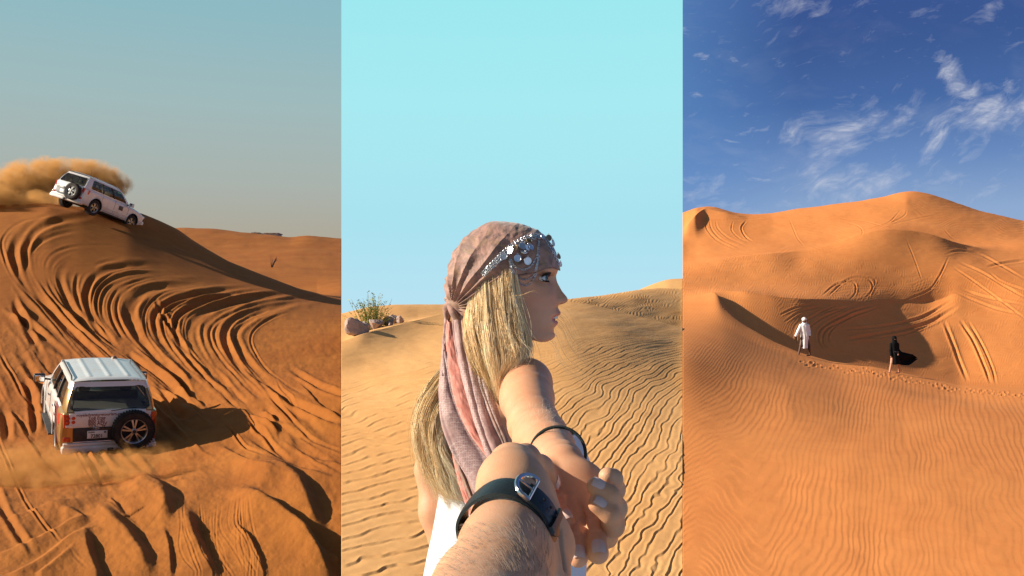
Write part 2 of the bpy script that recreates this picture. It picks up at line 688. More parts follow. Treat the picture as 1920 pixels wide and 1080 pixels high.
class Relief:
    """height relief drawn over a stretch of dune: grooves, ridges and tyre tracks along curves"""
    def __init__(self, x0, x1, y0, y1):
        self.x0, self.y0 = x0, y0
        self.w, self.h = x1 - x0 + 1, y1 - y0 + 1
        self.a = np.zeros((self.h, self.w))

    def dist(self, pts, reach):
        best = np.full((self.h, self.w), 1e9)
        sgn = np.ones((self.h, self.w))
        tt = np.zeros((self.h, self.w))
        n = len(pts) - 1
        L = np.concatenate([[0], np.cumsum(np.hypot(*np.diff(pts, axis=0).T))])
        for i in range(n):
            ax, ay = pts[i]
            bx, by = pts[i + 1]
            X0 = max(0, int(min(ax, bx) - reach - self.x0)); X1 = min(self.w, int(max(ax, bx) + reach - self.x0) + 2)
            Y0 = max(0, int(min(ay, by) - reach - self.y0)); Y1 = min(self.h, int(max(ay, by) + reach - self.y0) + 2)
            if X1 <= X0 or Y1 <= Y0:
                continue
            gx = np.arange(X0, X1)[None, :] + self.x0
            gy = np.arange(Y0, Y1)[:, None] + self.y0
            dx, dy = bx - ax, by - ay
            ll = dx * dx + dy * dy + 1e-9
            t = np.clip(((gx - ax) * dx + (gy - ay) * dy) / ll, 0, 1)
            d = np.hypot(gx - ax - t * dx, gy - ay - t * dy)
            s = np.sign((gx - ax) * dy - (gy - ay) * dx)
            b = best[Y0:Y1, X0:X1]
            mk = d < b
            b[mk] = d[mk]
            sgn[Y0:Y1, X0:X1][mk] = s[mk]
            tt[Y0:Y1, X0:X1][mk] = ((L[i] + t * (L[i + 1] - L[i])) / L[-1])[mk]
        return best, sgn, tt

    def groove(self, pts, w, amp, fade=0.12, fade2=None):
        pts = np.asarray(pts, float)
        d, s, t = self.dist(pts, w * 4 + 2)
        u = d / w
        p = -np.exp(-u * u) + 0.6 * np.exp(-(u - 1.9) ** 2 / 0.7)
        fade2 = fade if fade2 is None else fade2
        p *= np.clip(t / fade, 0, 1) * np.clip((1 - t) / fade2, 0, 1)
        p[d > 1e8] = 0
        self.a += amp * p

    def ridge(self, pts, amp, wl, wr, fade=0.15):
        """crest line with a gentle side (left of travel) and a steep side (right of travel)"""
        pts = np.asarray(pts, float)
        d, s, t = self.dist(pts, wl * 3 + 2)
        k = np.clip(t / fade, 0, 1) * np.clip((1 - t) / fade, 0, 1)
        k = k * k * (3 - 2 * k)
        p = np.where(s > 0, np.exp(-(d / wl) ** 1.3), 1 - sstep(0, wr, d) * 1.25 + 0.25 * sstep(wr, wr * 3.2, d))
        p[d > 1e8] = 0
        self.a += amp * k * p

    def sample(self, px, row):
        x = np.clip(px - self.x0, 0, self.w - 1.001)
        y = np.clip(row - self.y0, 0, self.h - 1.001)
        xi = x.astype(int)
        yi = y.astype(int)
        fx = x - xi
        fy = y - yi
        a = self.a
        v = (a[yi, xi] * (1 - fx) + a[yi, xi + 1] * fx) * (1 - fy) + (a[yi + 1, xi] * (1 - fx) + a[yi + 1, xi + 1] * fx) * fy
        return np.where((row > self.y0) & (row < self.y0 + self.h - 1) & (px >= self.x0) & (px <= self.x0 + self.w - 1), v, 0)


def key(pts, cols, smooth=6.0):
    p = np.array(pts, float)
    fx = np.linspace(cols[0] - 60, cols[-1] + 60, 2400)
    step = fx[1] - fx[0]
    row = np.interp(fx, p[:, 0], p[:, 1])
    dep = np.interp(fx, p[:, 0], p[:, 2])
    if smooth:
        n = max(1, int(smooth * 3 / step))
        k = np.exp(-0.5 * (np.arange(-n, n + 1) * step / smooth) ** 2)
        k /= k.sum()
        row = np.convolve(np.pad(row, n, mode='edge'), k, 'valid')
        dep = np.convolve(np.pad(dep, n, mode='edge'), k, 'valid')
    return np.interp(cols, fx, row), np.interp(cols, fx, dep)


def dune_sheet(name, cols, keys, counts, relief_fn, mat, label_free=True, extra=None):
    rows = []
    deps = []
    sharp = []
    for k in keys:
        r, d = key(k['p'], cols, k.get('s', 6.0))
        rows.append(r)
        deps.append(d)
        sharp.append(k.get('sharp', False))
    rows = np.array(rows)
    D = np.array(deps)
    for i in range(1, len(D)):
        D[i] = np.maximum(D[i], D[i - 1] * 1.004)
    H = (HR - rows) / F * D
    sec = np.diff(H, axis=0) / np.diff(D, axis=0)
    K_ = len(D)
    tin = np.zeros_like(H)
    tout = np.zeros_like(H)
    for i in range(K_):
        if i == 0:
            tin[i] = tout[i] = sec[0]
        elif i == K_ - 1:
            tin[i] = tout[i] = sec[-1]
        elif sharp[i]:
            tin[i] = sec[i - 1]
            tout[i] = sec[i]
        else:
            a, b = sec[i - 1], sec[i]
            t = np.where(a * b > 0, 2 * a * b / (a + b + 1e-12 * np.sign(a + b + 1e-30)), 0)
            tin[i] = tout[i] = t
    allD = []
    allH = []
    for i in range(K_ - 1):
        m = 400
        q = np.linspace(0, 1, m)[:, None]
        d = D[i] * (D[i + 1] / D[i]) ** q
        h_ = D[i + 1] - D[i]
        u = (d - D[i]) / h_
        hh = (H[i] * (2 * u ** 3 - 3 * u ** 2 + 1) + h_ * tout[i] * (u ** 3 - 2 * u ** 2 + u) +
              H[i + 1] * (-2 * u ** 3 + 3 * u ** 2) + h_ * tin[i + 1] * (u ** 3 - u ** 2))
        rr = HR - F * hh / d
        cst = np.abs(np.diff(rr, axis=0)) + 12.0 / m
        cum = np.concatenate([np.zeros((1, len(cols))), np.cumsum(cst, axis=0)])
        cum /= cum[-1]
        n = counts[i]
        tgt = np.linspace(0, 1, n + 1)
        if i < K_ - 2:
            tgt = tgt[:-1]
        dd = np.empty((len(tgt), len(cols)))
        hd = np.empty((len(tgt), len(cols)))
        for c in range(len(cols)):
            dd[:, c] = np.interp(tgt, cum[:, c], d[:, c])
            hd[:, c] = np.interp(dd[:, c], d[:, c], hh[:, c])
        allD.append(dd)
        allH.append(hd)
    Dg = np.vstack(allD)
    Hg = np.vstack(allH)
    PX = np.broadcast_to(cols[None, :], Dg.shape)
    RW = HR - F * Hg / Dg
    Hg = Hg + relief_fn(PX, RW, Dg)
    Xg = (PX - 960.0) / F * Dg
    V = np.stack([Xg, Dg, Hg + CZ], -1)         # (rows, cols, 3)
    nr, nc = Dg.shape
    verts = V.reshape(-1, 3)
    i0, j0 = np.meshgrid(np.arange(nr - 1), np.arange(nc - 1), indexing='ij')
    a = i0 * nc + j0
    faces = np.stack([a, a + 1, a + 1 + nc, a + nc], -1).reshape(-1, 4)
    # cut sides going down, given an added dark coat against bounced sunlight
    loop = list(range(nc)) + [r * nc + nc - 1 for r in range(1, nr)] + [(nr - 1) * nc + c for c in range(nc - 2, -1, -1)] + [r * nc for r in range(nr - 2, 0, -1)]
    loop = np.array(loop)
    low = verts[loop].copy()
    low[:, 2] = CZ - 14.0
    base_i = len(verts)
    verts = np.vstack([verts, low])
    n = len(loop)
    k = np.arange(n)
    side = np.stack([loop[k], base_i + k, base_i + (k + 1) % n, loop[(k + 1) % n]], -1)
    faces = np.vstack([faces, side])
    o = np_mesh(name, verts, faces, mat)
    o.data.materials.append(BOUNCE_STOP)
    mi = np.zeros(len(faces), dtype=np.int32)
    mi[-n:] = 1
    o.data.polygons.foreach_set('material_index', mi)
    o.data.update()
    tag(o, kind='structure')
    o['label'] = extra
    return o, (Xg, Dg, Hg, RW)


def sand_material(name, c_base, c_red, c_dark, fine=1.0, spot=0.0):
    m, t, b = principled(name, c_base, 0.92, 0.0, 0.15)
    co = t.n('ShaderNodeTexCoord').outputs['Object']
    big = t.noise(co, 0.13, 5, 0.55, 0.6)
    col = t.mix(t.ramp(big, [(0.36, 0.0), (0.66, 1.0)]), c_base, c_red)  # base and redder sand mixed in broad random patches
    mid = t.noise(co, 1.7, 5, 0.65)
    col = t.mix(t.m('MULTIPLY', t.ramp(mid, [(0.45, 0.0), (0.75, 1.0)]), 0.45), col, c_dark)
    gr = t.noise(co, 160, 2, 0.7)
    col = t.mix(t.m('MULTIPLY', t.ramp(gr, [(0.35, 1.0), (0.62, 0.0)]), 0.30), col, c_dark)
    t.l(col, b.inputs['Base Color'])
    bp = t.n('ShaderNodeBump')
    bp.inputs['Strength'].default_value = 0.35 * fine
    bp.inputs['Distance'].default_value = 0.02
    h = t.m('ADD', t.noise(co, 9, 6, 0.7), t.m('MULTIPLY', t.noise(co, 90, 3, 0.6), 0.35))
    t.l(h, bp.inputs['Height'])
    t.l(bp.outputs[0], b.inputs['Normal'])
    return m


SAND1 = sand_material('sand_red_orange', (0.39, 0.134, 0.022, 1), (0.33, 0.10, 0.015, 1), (0.20, 0.055, 0.009, 1), 1.0)
SAND2 = sand_material('sand_pale_gold', (0.76, 0.43, 0.175, 1), (0.72, 0.36, 0.125, 1), (0.56, 0.27, 0.09, 1), 0.7)
SAND3 = sand_material('sand_apricot', (0.76, 0.28, 0.080, 1), (0.72, 0.25, 0.068, 1), (0.60, 0.19, 0.050, 1), 0.5)

# ---- left stretch: the churned dune
REL1 = Relief(-60, 660, 380, 1110)
G1 = [  # guide curves of the sweeping tyre grooves, from their flat right end round the bend and down
    [(230, 395), (120, 402), (40, 415), (4, 445), (6, 480), (24, 520), (60, 560), (110, 620), (170, 690), (240, 770)],
    [(200, 408), (110, 420), (60, 450), (52, 485), (66, 520), (100, 570), (150, 625), (220, 690), (300, 760), (380, 850)],
    [(250, 452), (150, 452), (90, 462), (66, 490), (84, 540), (130, 600), (200, 660), (290, 730), (380, 800), (470, 880)],
    [(300, 480), (190, 478), (128, 492), (108, 515), (118, 555), (150, 600), (210, 645), (290, 700), (350, 760), (440, 840)],
    [(380, 515), (270, 512), (205, 530), (182, 560), (186, 600), (215, 640), (262, 680), (330, 730), (400, 780)],
    [(440, 532), (330, 532), (262, 545), (235, 575), (240, 610), (268, 650), (320, 700), (380, 750), (460, 820)],
    [(520, 540), (400, 548), (325, 565), (292, 592), (298, 630), (325, 668), (370, 715), (430, 770)],
    [(580, 548), (470, 556), (390, 575), (348, 600), (345, 640), (368, 680), (410, 725), (470, 780)],
    [(620, 552), (520, 562), (440, 585), (398, 612), (398, 645), (430, 690), (480, 740), (560, 800)],
    [(620, 556), (540, 572), (470, 592), (434, 618), (436, 650), (470, 700), (530, 750), (620, 800)],
    [(630, 562), (560, 585), (505, 610), (484, 635), (490, 660), (520, 700), (590, 740), (655, 770)],
]
G1 = [catmull(g, 10) for g in G1]


def resamp(p, n=70):
    L = np.concatenate([[0], np.cumsum(np.hypot(*np.diff(p, axis=0).T))])
    q = np.linspace(0, L[-1], n)
    return np.stack([np.interp(q, L, p[:, 0]), np.interp(q, L, p[:, 1])], -1)


G1 = [resamp(g) for g in G1]
rg = np.random.default_rng(5)
for i in range(len(G1) - 1):
    for s in ([0.0, 0.3, 0.58, 0.8] if i < 4 else [0.0, 0.22, 0.45, 0.7]):
        s = s + rg.uniform(-0.07, 0.07)
        c = G1[i] * (1 - s) + G1[i + 1] * s
        a = int(rg.uniform(0, 16))
        b = int(rg.uniform(54, 70))
        wob = np.cumsum(rg.normal(0, 0.22, (len(c), 2)), axis=0)
        big = rg.random() < 0.30
        REL1.groove((c + wob)[a:b], rg.uniform(4.2, 6.4) if big else rg.uniform(1.7, 3.2), rg.uniform(3.6, 6.0) if big else rg.uniform(0.9, 2.6), 0.3, 0.35)
# long slanting gullies left of and below the bend
for k in range(46):
    x = rg.uniform(-80, 560)
    y = rg.uniform(500, 800) if x < 60 else rg.uniform(650, 790)
    L = rg.uniform(50, 210)
    sl = rg.uniform(1.3, 2.2) if x < 110 else rg.uniform(0.75, 1.3)
    pts = []
    for q in np.linspace(0, 1, 7):
        pts.append((x + L * q * (0.75 + 0.25 * q), y + L * q * sl * (1.05 - 0.25 * q) + rg.normal(0, 3)))
    if rg.random() < 0.6:
        REL1.groove(catmull(pts, 6), rg.uniform(1.6, 6.5), rg.uniform(1.5, 5.5), 0.35)
    else:
        REL1.ridge(catmull(pts, 6)[::-1], rg.uniform(3, 7), rg.uniform(9, 18), rg.uniform(4, 7), 0.3)
for pts, wd, am in [([(0, 520), (30, 575), (55, 625), (80, 672), (88, 700)], 5, 9), ([(-5, 610), (30, 650), (60, 700), (85, 740), (95, 800)], 6, 8),
                    ([(0, 560), (45, 600), (90, 640), (130, 672)], 5, 8), ([(290, 560), (310, 600), (345, 650), (390, 700)], 3, 5),
                    ([(300, 670), (335, 710), (362, 745)], 5, 8), ([(-20, 700), (5, 760), (15, 830)], 7, 8), ([(40, 690), (60, 760), (70, 830)], 6, 7),
                    ([(400, 690), (440, 740), (500, 790), (600, 840)], 5, 5), ([(470, 700), (530, 745), (600, 780), (660, 800)], 5, 5),
                    ([(540, 690), (600, 725), (660, 745)], 4, 4)]:
    REL1.groove(catmull(pts, 8), wd, am, 0.25)
# uneven depth of the grooves
gx_, gy_ = np.meshgrid(np.arange(REL1.w), np.arange(REL1.h))
REL1.a *= 0.62 + 0.75 * np.clip(fbm(gx_ / 75.0, gy_ / 55.0, 23, 3), -0.8, 0.8)
REL1.a += 0.35 * fbm(gx_ / 11.0, gy_ / 9.0, 27, 3) * sstep(150, 330, gy_)
# foreground: wind-cut ridges with steep dark sides
for pts, am, wl, wr in [
    ([(430, 872), (480, 880), (525, 892), (556, 915), (572, 945), (590, 985), (620, 1020)], 20, 60, 30),
    ([(400, 925), (450, 936), (505, 965), (552, 1003), (592, 1050), (640, 1130)], 24, 58, 26),
    ([(345, 935), (350, 975), (364, 1020), (385, 1060), (410, 1110)], 15, 40, 24),
    ([(225, 900), (262, 912), (296, 930), (305, 955), (292, 990)], 12, 36, 28),
    ([(180, 935), (202, 975), (236, 1010), (262, 1048), (276, 1100)], 17, 40, 30),
    ([(156, 985), (160, 1030), (174, 1070), (200, 1120)], 13, 32, 20),
    ([(110, 958), (140, 965), (168, 982)], 6, 20, 10),
    ([(-30, 1052), (60, 1020), (130, 985), (180, 965)], 6, 26, 9),
    ([(-30, 1102), (60, 1066), (140, 1014), (190, 985)], 8, 30, 12),
    ([(20, 1120), (100, 1066), (150, 1030)], 6, 22, 9),
    ([(-30, 985), (40, 968), (100, 946), (170, 935)], 5, 26, 8),
    ([(445, 815), (490, 845), (520, 862), (580, 886), (650, 905)], 8, 30, 10),
    ([(395, 830), (440, 858), (480, 885), (540, 905)], 9, 34, 12),
    ([(560, 850), (600, 865), (660, 880)], 5, 30, 9),
    ([(255, 868), (290, 905), (330, 935), (345, 960)], 8, 30, 16),
    ([(540, 985), (600, 1030), (660, 1062)], 9, 36, 12),
    ([(300, 985), (315, 1030), (320, 1100)], 6, 24, 10),
    ([(430, 985), (470, 1030), (500, 1100)], 7, 30, 12),
    ([(60, 900), (130, 912), (200, 905)], 5, 30, 10),
]:
    REL1.ridge(catmull(pts, 8)[::-1], am, wl, wr, 0.32)
for k in range(26):     # fine raised lines left by the blowing sand
    x = rg.uniform(330, 470)
    pts = [(x, 940), (x + rg.uniform(-5, 8), 990), (x + rg.uniform(0, 30), 1040), (x + rg.uniform(10, 60), 1100)]
    REL1.groove(catmull(pts, 6), 1.5, rg.uniform(0.3, 0.9), 0.2)


def relief1(px, row, d):
    g = REL1.sample(px, row)
    n = fbm(px / 60, row / 34, 3, 4) * 2.0 * sstep(560, 900, row)
    n += fbm(px / 14, row / 9, 9, 3) * 0.35 * sstep(520, 640, row)
    far = fbm(px / 40, row / 7, 14, 3) * 0.7 * sstep(560, 500, row) * (d > 60)
    return (g * 1.0 + n + far) * d / F


cols1 = np.concatenate([np.linspace(-1400, -40, 36)[:-1], np.linspace(-40, 640, 560)])
SIL = [(-1400, 392), (-40, 386), (0, 384), (90, 381), (150, 388), (200, 391), (240, 395), (264, 400), (300, 415), (334, 431), (360, 450), (389, 468), (428, 490), (486, 513), (520, 526), (560, 541), (600, 551), (640, 559)]
LITR = [(-1400, 396), (0, 393), (90, 388), (150, 402), (200, 418), (240, 430), (300, 457), (360, 481), (420, 503), (480, 518), (520, 529), (560, 543), (600, 553), (640, 561)]
keys1 = [
    {'p': [(-1400, 1500, 5.0), (640, 1500, 5.0)]},
    {'p': [(-1400, 1080, 10.0), (640, 1080, 10.0)]},
    {'p': [(-1400, 955, 13.0), (0, 955, 13.0), (640, 928, 13.0)]},
    {'p': [(-1400, 884, 17.0), (0, 884, 17.0), (300, 878, 17.0), (640, 822, 17.5)]},
    {'p': [(-1400, 792, 22.0), (0, 790, 22.0), (280, 788, 22.0), (420, 765, 22.0), (640, 718, 22.0)], 's': 30},
    {'p': [(-1400, 705, 26.0), (0, 705, 26.0), (280, 708, 26.0), (420, 705, 26.0), (640, 690, 26.0)], 's': 30},
    {'p': [(-1400, 595, 32.5), (0, 595, 32.5), (300, 618, 32.5), (500, 635, 32), (640, 630, 32.0)], 's': 20},
    {'p': [(a, b, 45.0 + max(0, a) * 0.006) for a, b in LITR], 'sharp': True, 's': 7},
    {'p': [(a, b, 45.0 + max(0, a) * 0.006 + (1.6 + 5.2 * math.exp(-((a - 330) / 110.0) ** 2))) for a, b in SIL], 's': 5},
    {'p': [(a, b + 34, 66.0) for a, b in SIL[:-3]] + [(560, 558, 66), (640, 552, 60)]},
    {'p': [(-1400, 520, 105), (300, 505, 105), (480, 508, 105), (640, 515, 100)]},
    {'p': [(-1400, 490, 150), (300, 474, 150), (420, 476, 150), (560, 470, 150), (640, 474, 150)]},
    {'p': [(-1400, 450, 220), (300, 434, 220), (345, 430, 220), (400, 432, 220), (450, 438, 220), (500, 444, 220), (545, 450, 220), (575, 445, 220), (605, 449, 220), (640, 452, 220)]},
    {'p': [(-1400, 540, 300), (640, 540, 300)]},
]
dune1, _ = dune_sheet('sand_dunes', cols1, keys1, [14, 150, 110, 80, 60, 150, 110, 34, 30, 14, 16, 24, 30, 4], relief1, SAND1,
                      extra='red orange dunes churned by sweeping tyre grooves under the two white cars')

# ---- middle stretch: rippled sand round the woman
def ripple2(px, row):
    wx = fbm(px / 60, row / 40, 31, 3) * 11 + vnoise(px / 15, row / 13, 33) * 3.4 * sstep(660, 900, row) * sstep(760, 960, px)
    wy = fbm(px / 75, row / 36, 41, 3) * 4.5
    x = px + wx
    r = row + wy
    S = 0.25 * (x - 640) + 0.0020 * np.maximum(x - 890, 0) ** 2
    re = r + S * (0.35 + 0.65 * sstep(590, 740, r))
    c = 0.047
    return np.log(1 + c * np.maximum(re - 606, -60) / 4.6) / c


def relief2(px, row, d):
    ph = ripple2(px, row)
    s = (ph + 0.22 * np.sin(2 * np.pi * ph + 0.6)) % 1.0
    wv = np.where(s < 0.68, (s / 0.68) ** 1.25, ((1 - s) / 0.32) ** 1.1)
    lam = 4 + 0.042 * (row - 575)
    amp = lam * (0.155 - 0.035 * sstep(860, 1100, px))
    near = sstep(604, 660, row)
    msk = sstep(0, 1, (row - (700 - (px - 640) * 0.33)) / 45) * (px < 905) + (px >= 905) * near
    mod = 0.85 + 0.3 * vnoise(px / 60, row / 40, 52)
    z = wv * amp * np.clip(msk, 0, 1) * mod
    # far slope on the right: small ripples
    far = (px > 1060) & (d > 40) & (d < 76)
    z += far * 0.22 * np.sin(2 * np.pi * (px * 0.16 + row * 0.22 + 1.2 * vnoise(px / 16, row / 8, 61)))
    z += fbm(px / 55, row / 20, 71, 3) * 0.6 * sstep(600, 700, row)
    z += fbm(px / 45, row / 9, 75, 3) * 0.45 * (d > 15) * sstep(720, 660, row)
    return z * d / F


cols2 = np.linspace(640, 1280, 600)
keys2 = [
    {'p': [(640, 2240, 1.6), (1280, 2240, 1.6)]},
    {'p': [(640, 1600, 2.7), (1280, 1600, 2.7)]},
    {'p': [(640, 1080, 9.4), (1280, 1080, 9.4)]},
    {'p': [(640, 862, 14.6), (800, 850, 14.6), (960, 850, 14.6), (1280, 850, 14.8)]},
    {'p': [(640, 714, 20.5), (830, 668, 21.5), (1062, 650, 22), (1280, 720, 21)], 's': 30},
    {'p': [(640, 668, 21.9), (720, 648, 23), (830, 618, 25.5), (950, 600, 26.5), (1062, 590, 28.5), (1150, 612, 28), (1280, 660, 28)], 's': 20},
    {'p': [(640, 642, 23), (680, 626, 23.5), (720, 616, 24.5), (830, 588, 28), (950, 575, 30), (1062, 565, 36), (1100, 570, 36), (1150, 581, 37), (1280, 615, 38)], 'sharp': True, 's': 8},
    {'p': [(640, 634, 26), (720, 610, 27), (760, 602, 28), (830, 590, 31), (950, 580, 33), (1062, 569, 39), (1100, 575, 39), (1150, 588, 40.5), (1280, 627, 42)], 's': 8},
    {'p': [(640, 588, 33), (665, 582, 33.5), (690, 576, 34), (740, 571, 35), (830, 571, 36), (950, 566, 38), (1062, 561, 46), (1130, 554, 56), (1190, 544, 64), (1230, 540, 70), (1280, 541, 74)], 's': 6},
    {'p': [(640, 615, 62), (1062, 590, 76), (1280, 556, 88)]},
    {'p': [(640, 625, 110), (1100, 600, 110), (1185, 553, 110), (1200, 542, 110), (1225, 532, 110), (1252, 523.5, 110), (1280, 522, 110)], 's': 5},
    {'p': [(640, 660, 150), (1280, 600, 150)]},
]
dune2, _ = dune_sheet('rippled_sand', cols2, keys2, [6, 10, 280, 190, 70, 60, 24, 46, 6, 16, 4], relief2, SAND2,
                      extra='pale golden sand covered with wavy wind ripples behind the woman')

# ---- right stretch: great apricot dunes with a shaded bowl
REL3 = Relief(1270, 1930, 370, 760)
TR3 = [  # (points, half width, depth)
    ([(1570, 571), (1530, 590), (1500, 612), (1493, 635), (1496, 660)], 1.6, 1.9), ([(1600, 572), (1550, 592), (1520, 612), (1506, 634), (1503, 655)], 1.6, 1.6),
    ([(1640, 572), (1590, 588), (1548, 610), (1534, 628), (1540, 650), (1560, 668)], 1.9, 2.6), ([(1655, 574), (1600, 592), (1556, 614), (1543, 632), (1550, 652), (1600, 672)], 1.6, 2.2),
    ([(1600, 592), (1566, 612), (1553, 632), (1562, 650), (1600, 668), (1640, 682)], 1.6, 1.9), ([(1575, 640), (1620, 632), (1680, 622), (1740, 605), (1800, 572)], 2.6, 3.0),
    ([(1580, 634), (1640, 634), (1700, 626), (1750, 606), (1795, 580)], 1.4, 1.8), ([(1575, 618), (1640, 614), (1700, 604), (1740, 590), (1790, 560)], 2.0, 2.4),
    ([(1770, 600), (1785, 640), (1800, 680), (1815, 716)], 2.6, 2.2), ([(1800, 600), (1825, 640), (1845, 685), (1858, 720)], 2.2, 3.2), ([(1815, 602), (1840, 645), (1860, 690), (1868, 722)], 1.8, 2.2),
    ([(1460, 592), (1490, 578), (1530, 568)], 1.5, 1.2), ([(1470, 605), (1500, 585), (1545, 572)], 1.5, 1.2), ([(1500, 640), (1520, 600), (1560, 582), (1600, 574)], 1.4, 1.2),
    ([(1790, 548), (1830, 565), (1870, 580), (1920, 590)], 1.7, 2.0), ([(1800, 542), (1850, 558), (1920, 572)], 1.7, 2.0), ([(1786, 500), (1830, 530), (1870, 560), (1925, 600)], 1.4, 1.6),
    ([(1795, 490), (1840, 510), (1880, 535), (1925, 560)], 1.6, 2.0), ([(1770, 478), (1800, 470), (1840, 478), (1880, 500), (1925, 525)], 1.6, 1.6), ([(1850, 500), (1890, 492), (1925, 488)], 2.0, 2.0),
    ([(1855, 512), (1880, 530), (1925, 545)], 1.6, 1.6), ([(1780, 480), (1760, 520), (1740, 545), (1700, 560)], 1.3, 1.2), ([(1700, 450), (1716, 490), (1730, 530)], 1.0, .8),
    ([(1770, 500), (1750, 540), (1700, 562), (1660, 566)], 1.0, .9),
    ([(1540, 556), (1570, 532), (1600, 530), (1604, 548), (1592, 564)], 1.3, 1.4), ([(1550, 558), (1590, 524), (1625, 522), (1636, 540), (1620, 564)], 1.3, 1.4), ([(1600, 522), (1640, 524), (1632, 550), (1628, 564)], 1.0, 1.1),
    ([(1322, 412), (1326, 430), (1345, 450), (1380, 468)], 1.1, 1.4), ([(1330, 410), (1335, 430), (1355, 450), (1390, 466)], 1.1, 1.4), ([(1342, 412), (1346, 428), (1366, 446), (1400, 462)], 1.1, 1.2),
    ([(1375, 414), (1372, 432), (1388, 448), (1408, 456)], 1.0, 1.1), ([(1400, 414), (1390, 428), (1398, 444), (1412, 454)], 1.2, 1.6), ([(1335, 410), (1380, 412), (1440, 408)], 1.0, .8),
    ([(1690, 392), (1680, 404), (1660, 420), (1600, 438)], 1.0, 1.0), ([(1700, 392), (1696, 404), (1670, 418), (1640, 430)], 1.0, 1.0), ([(1560, 408), (1620, 414), (1660, 426)], 0.9, 0.9),
    ([(1575, 414), (1610, 425), (1616, 440), (1590, 450)], 0.9, 0.9), ([(1650, 426), (1700, 414), (1760, 402)], 0.9, .8), ([(1280, 512), (1360, 500), (1470, 488)], 1.0, .6), ([(1280, 502), (1340, 494), (1440, 484)], 1.0, .6),
    ([(1480, 412), (1488, 430), (1496, 448), (1508, 462)], 0.9, .8), ([(1505, 474), (1570, 466), (1620, 455)], 0.9, .8), ([(1770, 430), (1785, 446), (1800, 452)], 0.9, .7),
]
for pts, wd, am in TR3:
    REL3.groove(catmull(pts, 8), wd, am * 0.8, 0.2)
FOOT = []
for k in range(90):      # footprints along the brink, trodden by the two walkers
    q = rg.random()
    bx = 1500 + q * 430
    by = np.interp(bx, [1500, 1560, 1640, 1720, 1800, 1920], [672, 686, 696, 711, 728, 738]) + rg.normal(1, 3.0) + 3
    FOOT.append((bx, by))
for bx, by in FOOT:
    d_, s_, t_ = REL3.dist(np.array([(bx - 1.8, by), (bx + 1.8, by + .3)]), 8)
    p_ = -np.exp(-(d_ / 1.7) ** 2) + .5 * np.exp(-((d_ - 3) / 1.2) ** 2)
    p_[d_ > 1e8] = 0
    REL3.a += p_ * 0.55


def relief3(px, row, d):
    brink = np.interp(px, [1280, 1347, 1352, 1375, 1400, 1450, 1500, 1560, 1640, 1720, 1800, 1920], [557, 548, 575, 595, 612, 640, 661, 678, 688, 705, 722, 728])
    fg = (d < 60) * sstep(0, 14, row - brink)
    wx = fbm(px / 46, row / 52, 81, 3) * 5.0 + vnoise(px / 9, row / 13, 87) * 1.6
    lam = 6.2 + 0.017 * (row - 560)
    ph = (px + wx - 1560) / lam + (row - 600) * 0.012 + fbm(px / 120, row / 100, 91, 2) * 1.6 + (row - 700) * 0.06 * sstep(1450, 1280, px)
    s = ph % 1.0
    wv = np.where(s < 0.66, (s / 0.66) ** 1.3, ((1 - s) / 0.34))
    mod = 0.45 + 0.5 * sstep(-0.4, 0.5, fbm(px / 90, row / 70, 95, 2))
    z = fg * wv * lam * 0.031 * mod
    z += fbm(px / 110, row / 60, 99, 3) * 1.1 * fg * sstep(650, 800, row)
    inb = (d > 44) & (d < 88) & (row < brink)
    z += inb * 0.12 * np.sin(2 * np.pi * (px * 0.22 + row * 0.12 + vnoise(px / 14, row / 8, 101)))
    z += (d > 60) * fbm(px / 70, row / 24, 103, 4) * 0.7
    z += (d > 60) * 0.10 * np.sin(2 * np.pi * (row * 0.21 + 2.2 * vnoise(px / 50, row / 30, 105)))
    z += REL3.sample(px, row) * (d > 0)
    return z * d / F


cols3 = np.concatenate([np.linspace(1280, 1960, 600), np.linspace(1960, 3300, 36)[1:]])
BR = [(1280, 557, 60), (1320, 549, 60), (1346, 547, 58), (1352, 572, 52), (1375, 595, 48), (1400, 612, 46), (1450, 640, 43), (1500, 661, 41.5), (1560, 678, 41), (1640, 688, 40), (1720, 705, 39), (1800, 722, 37.5), (1920, 728, 36), (3300, 760, 34)]
RIM = [(1280, 556.5, 61), (1346, 546.5, 61.5), (1365, 546.5, 61.5), (1400, 548, 60.5), (1450, 555, 60.5), (1500, 560, 62), (1560, 562, 66.5), (1620, 566, 72.5), (1680, 569, 78.5), (1745, 567, 83), (1775, 557, 84.5), (1792, 548, 85), (1812, 552, 85), (1850, 560, 84), (1920, 566, 82), (3300, 590, 82)]


def slip(p):
    a, r, d = p
    k = min(1.0, max(0.0, (a - 1349) / 120.0))
    h = (HR - r) / F * d
    d2 = d + 0.6 + 3.2 * k
    h2 = h - 0.05 - 1.7 * k
    return (a, HR - F * h2 / d2, d2)


def wall(p, f, q):
    a, r, d = p
    rim = np.interp(a, [t[0] for t in RIM], [t[1] for t in RIM])
    rd = np.interp(a, [t[0] for t in RIM], [t[2] for t in RIM])
    return (a, r * (1 - f) + rim * f, d * (1 - q) + rd * q)


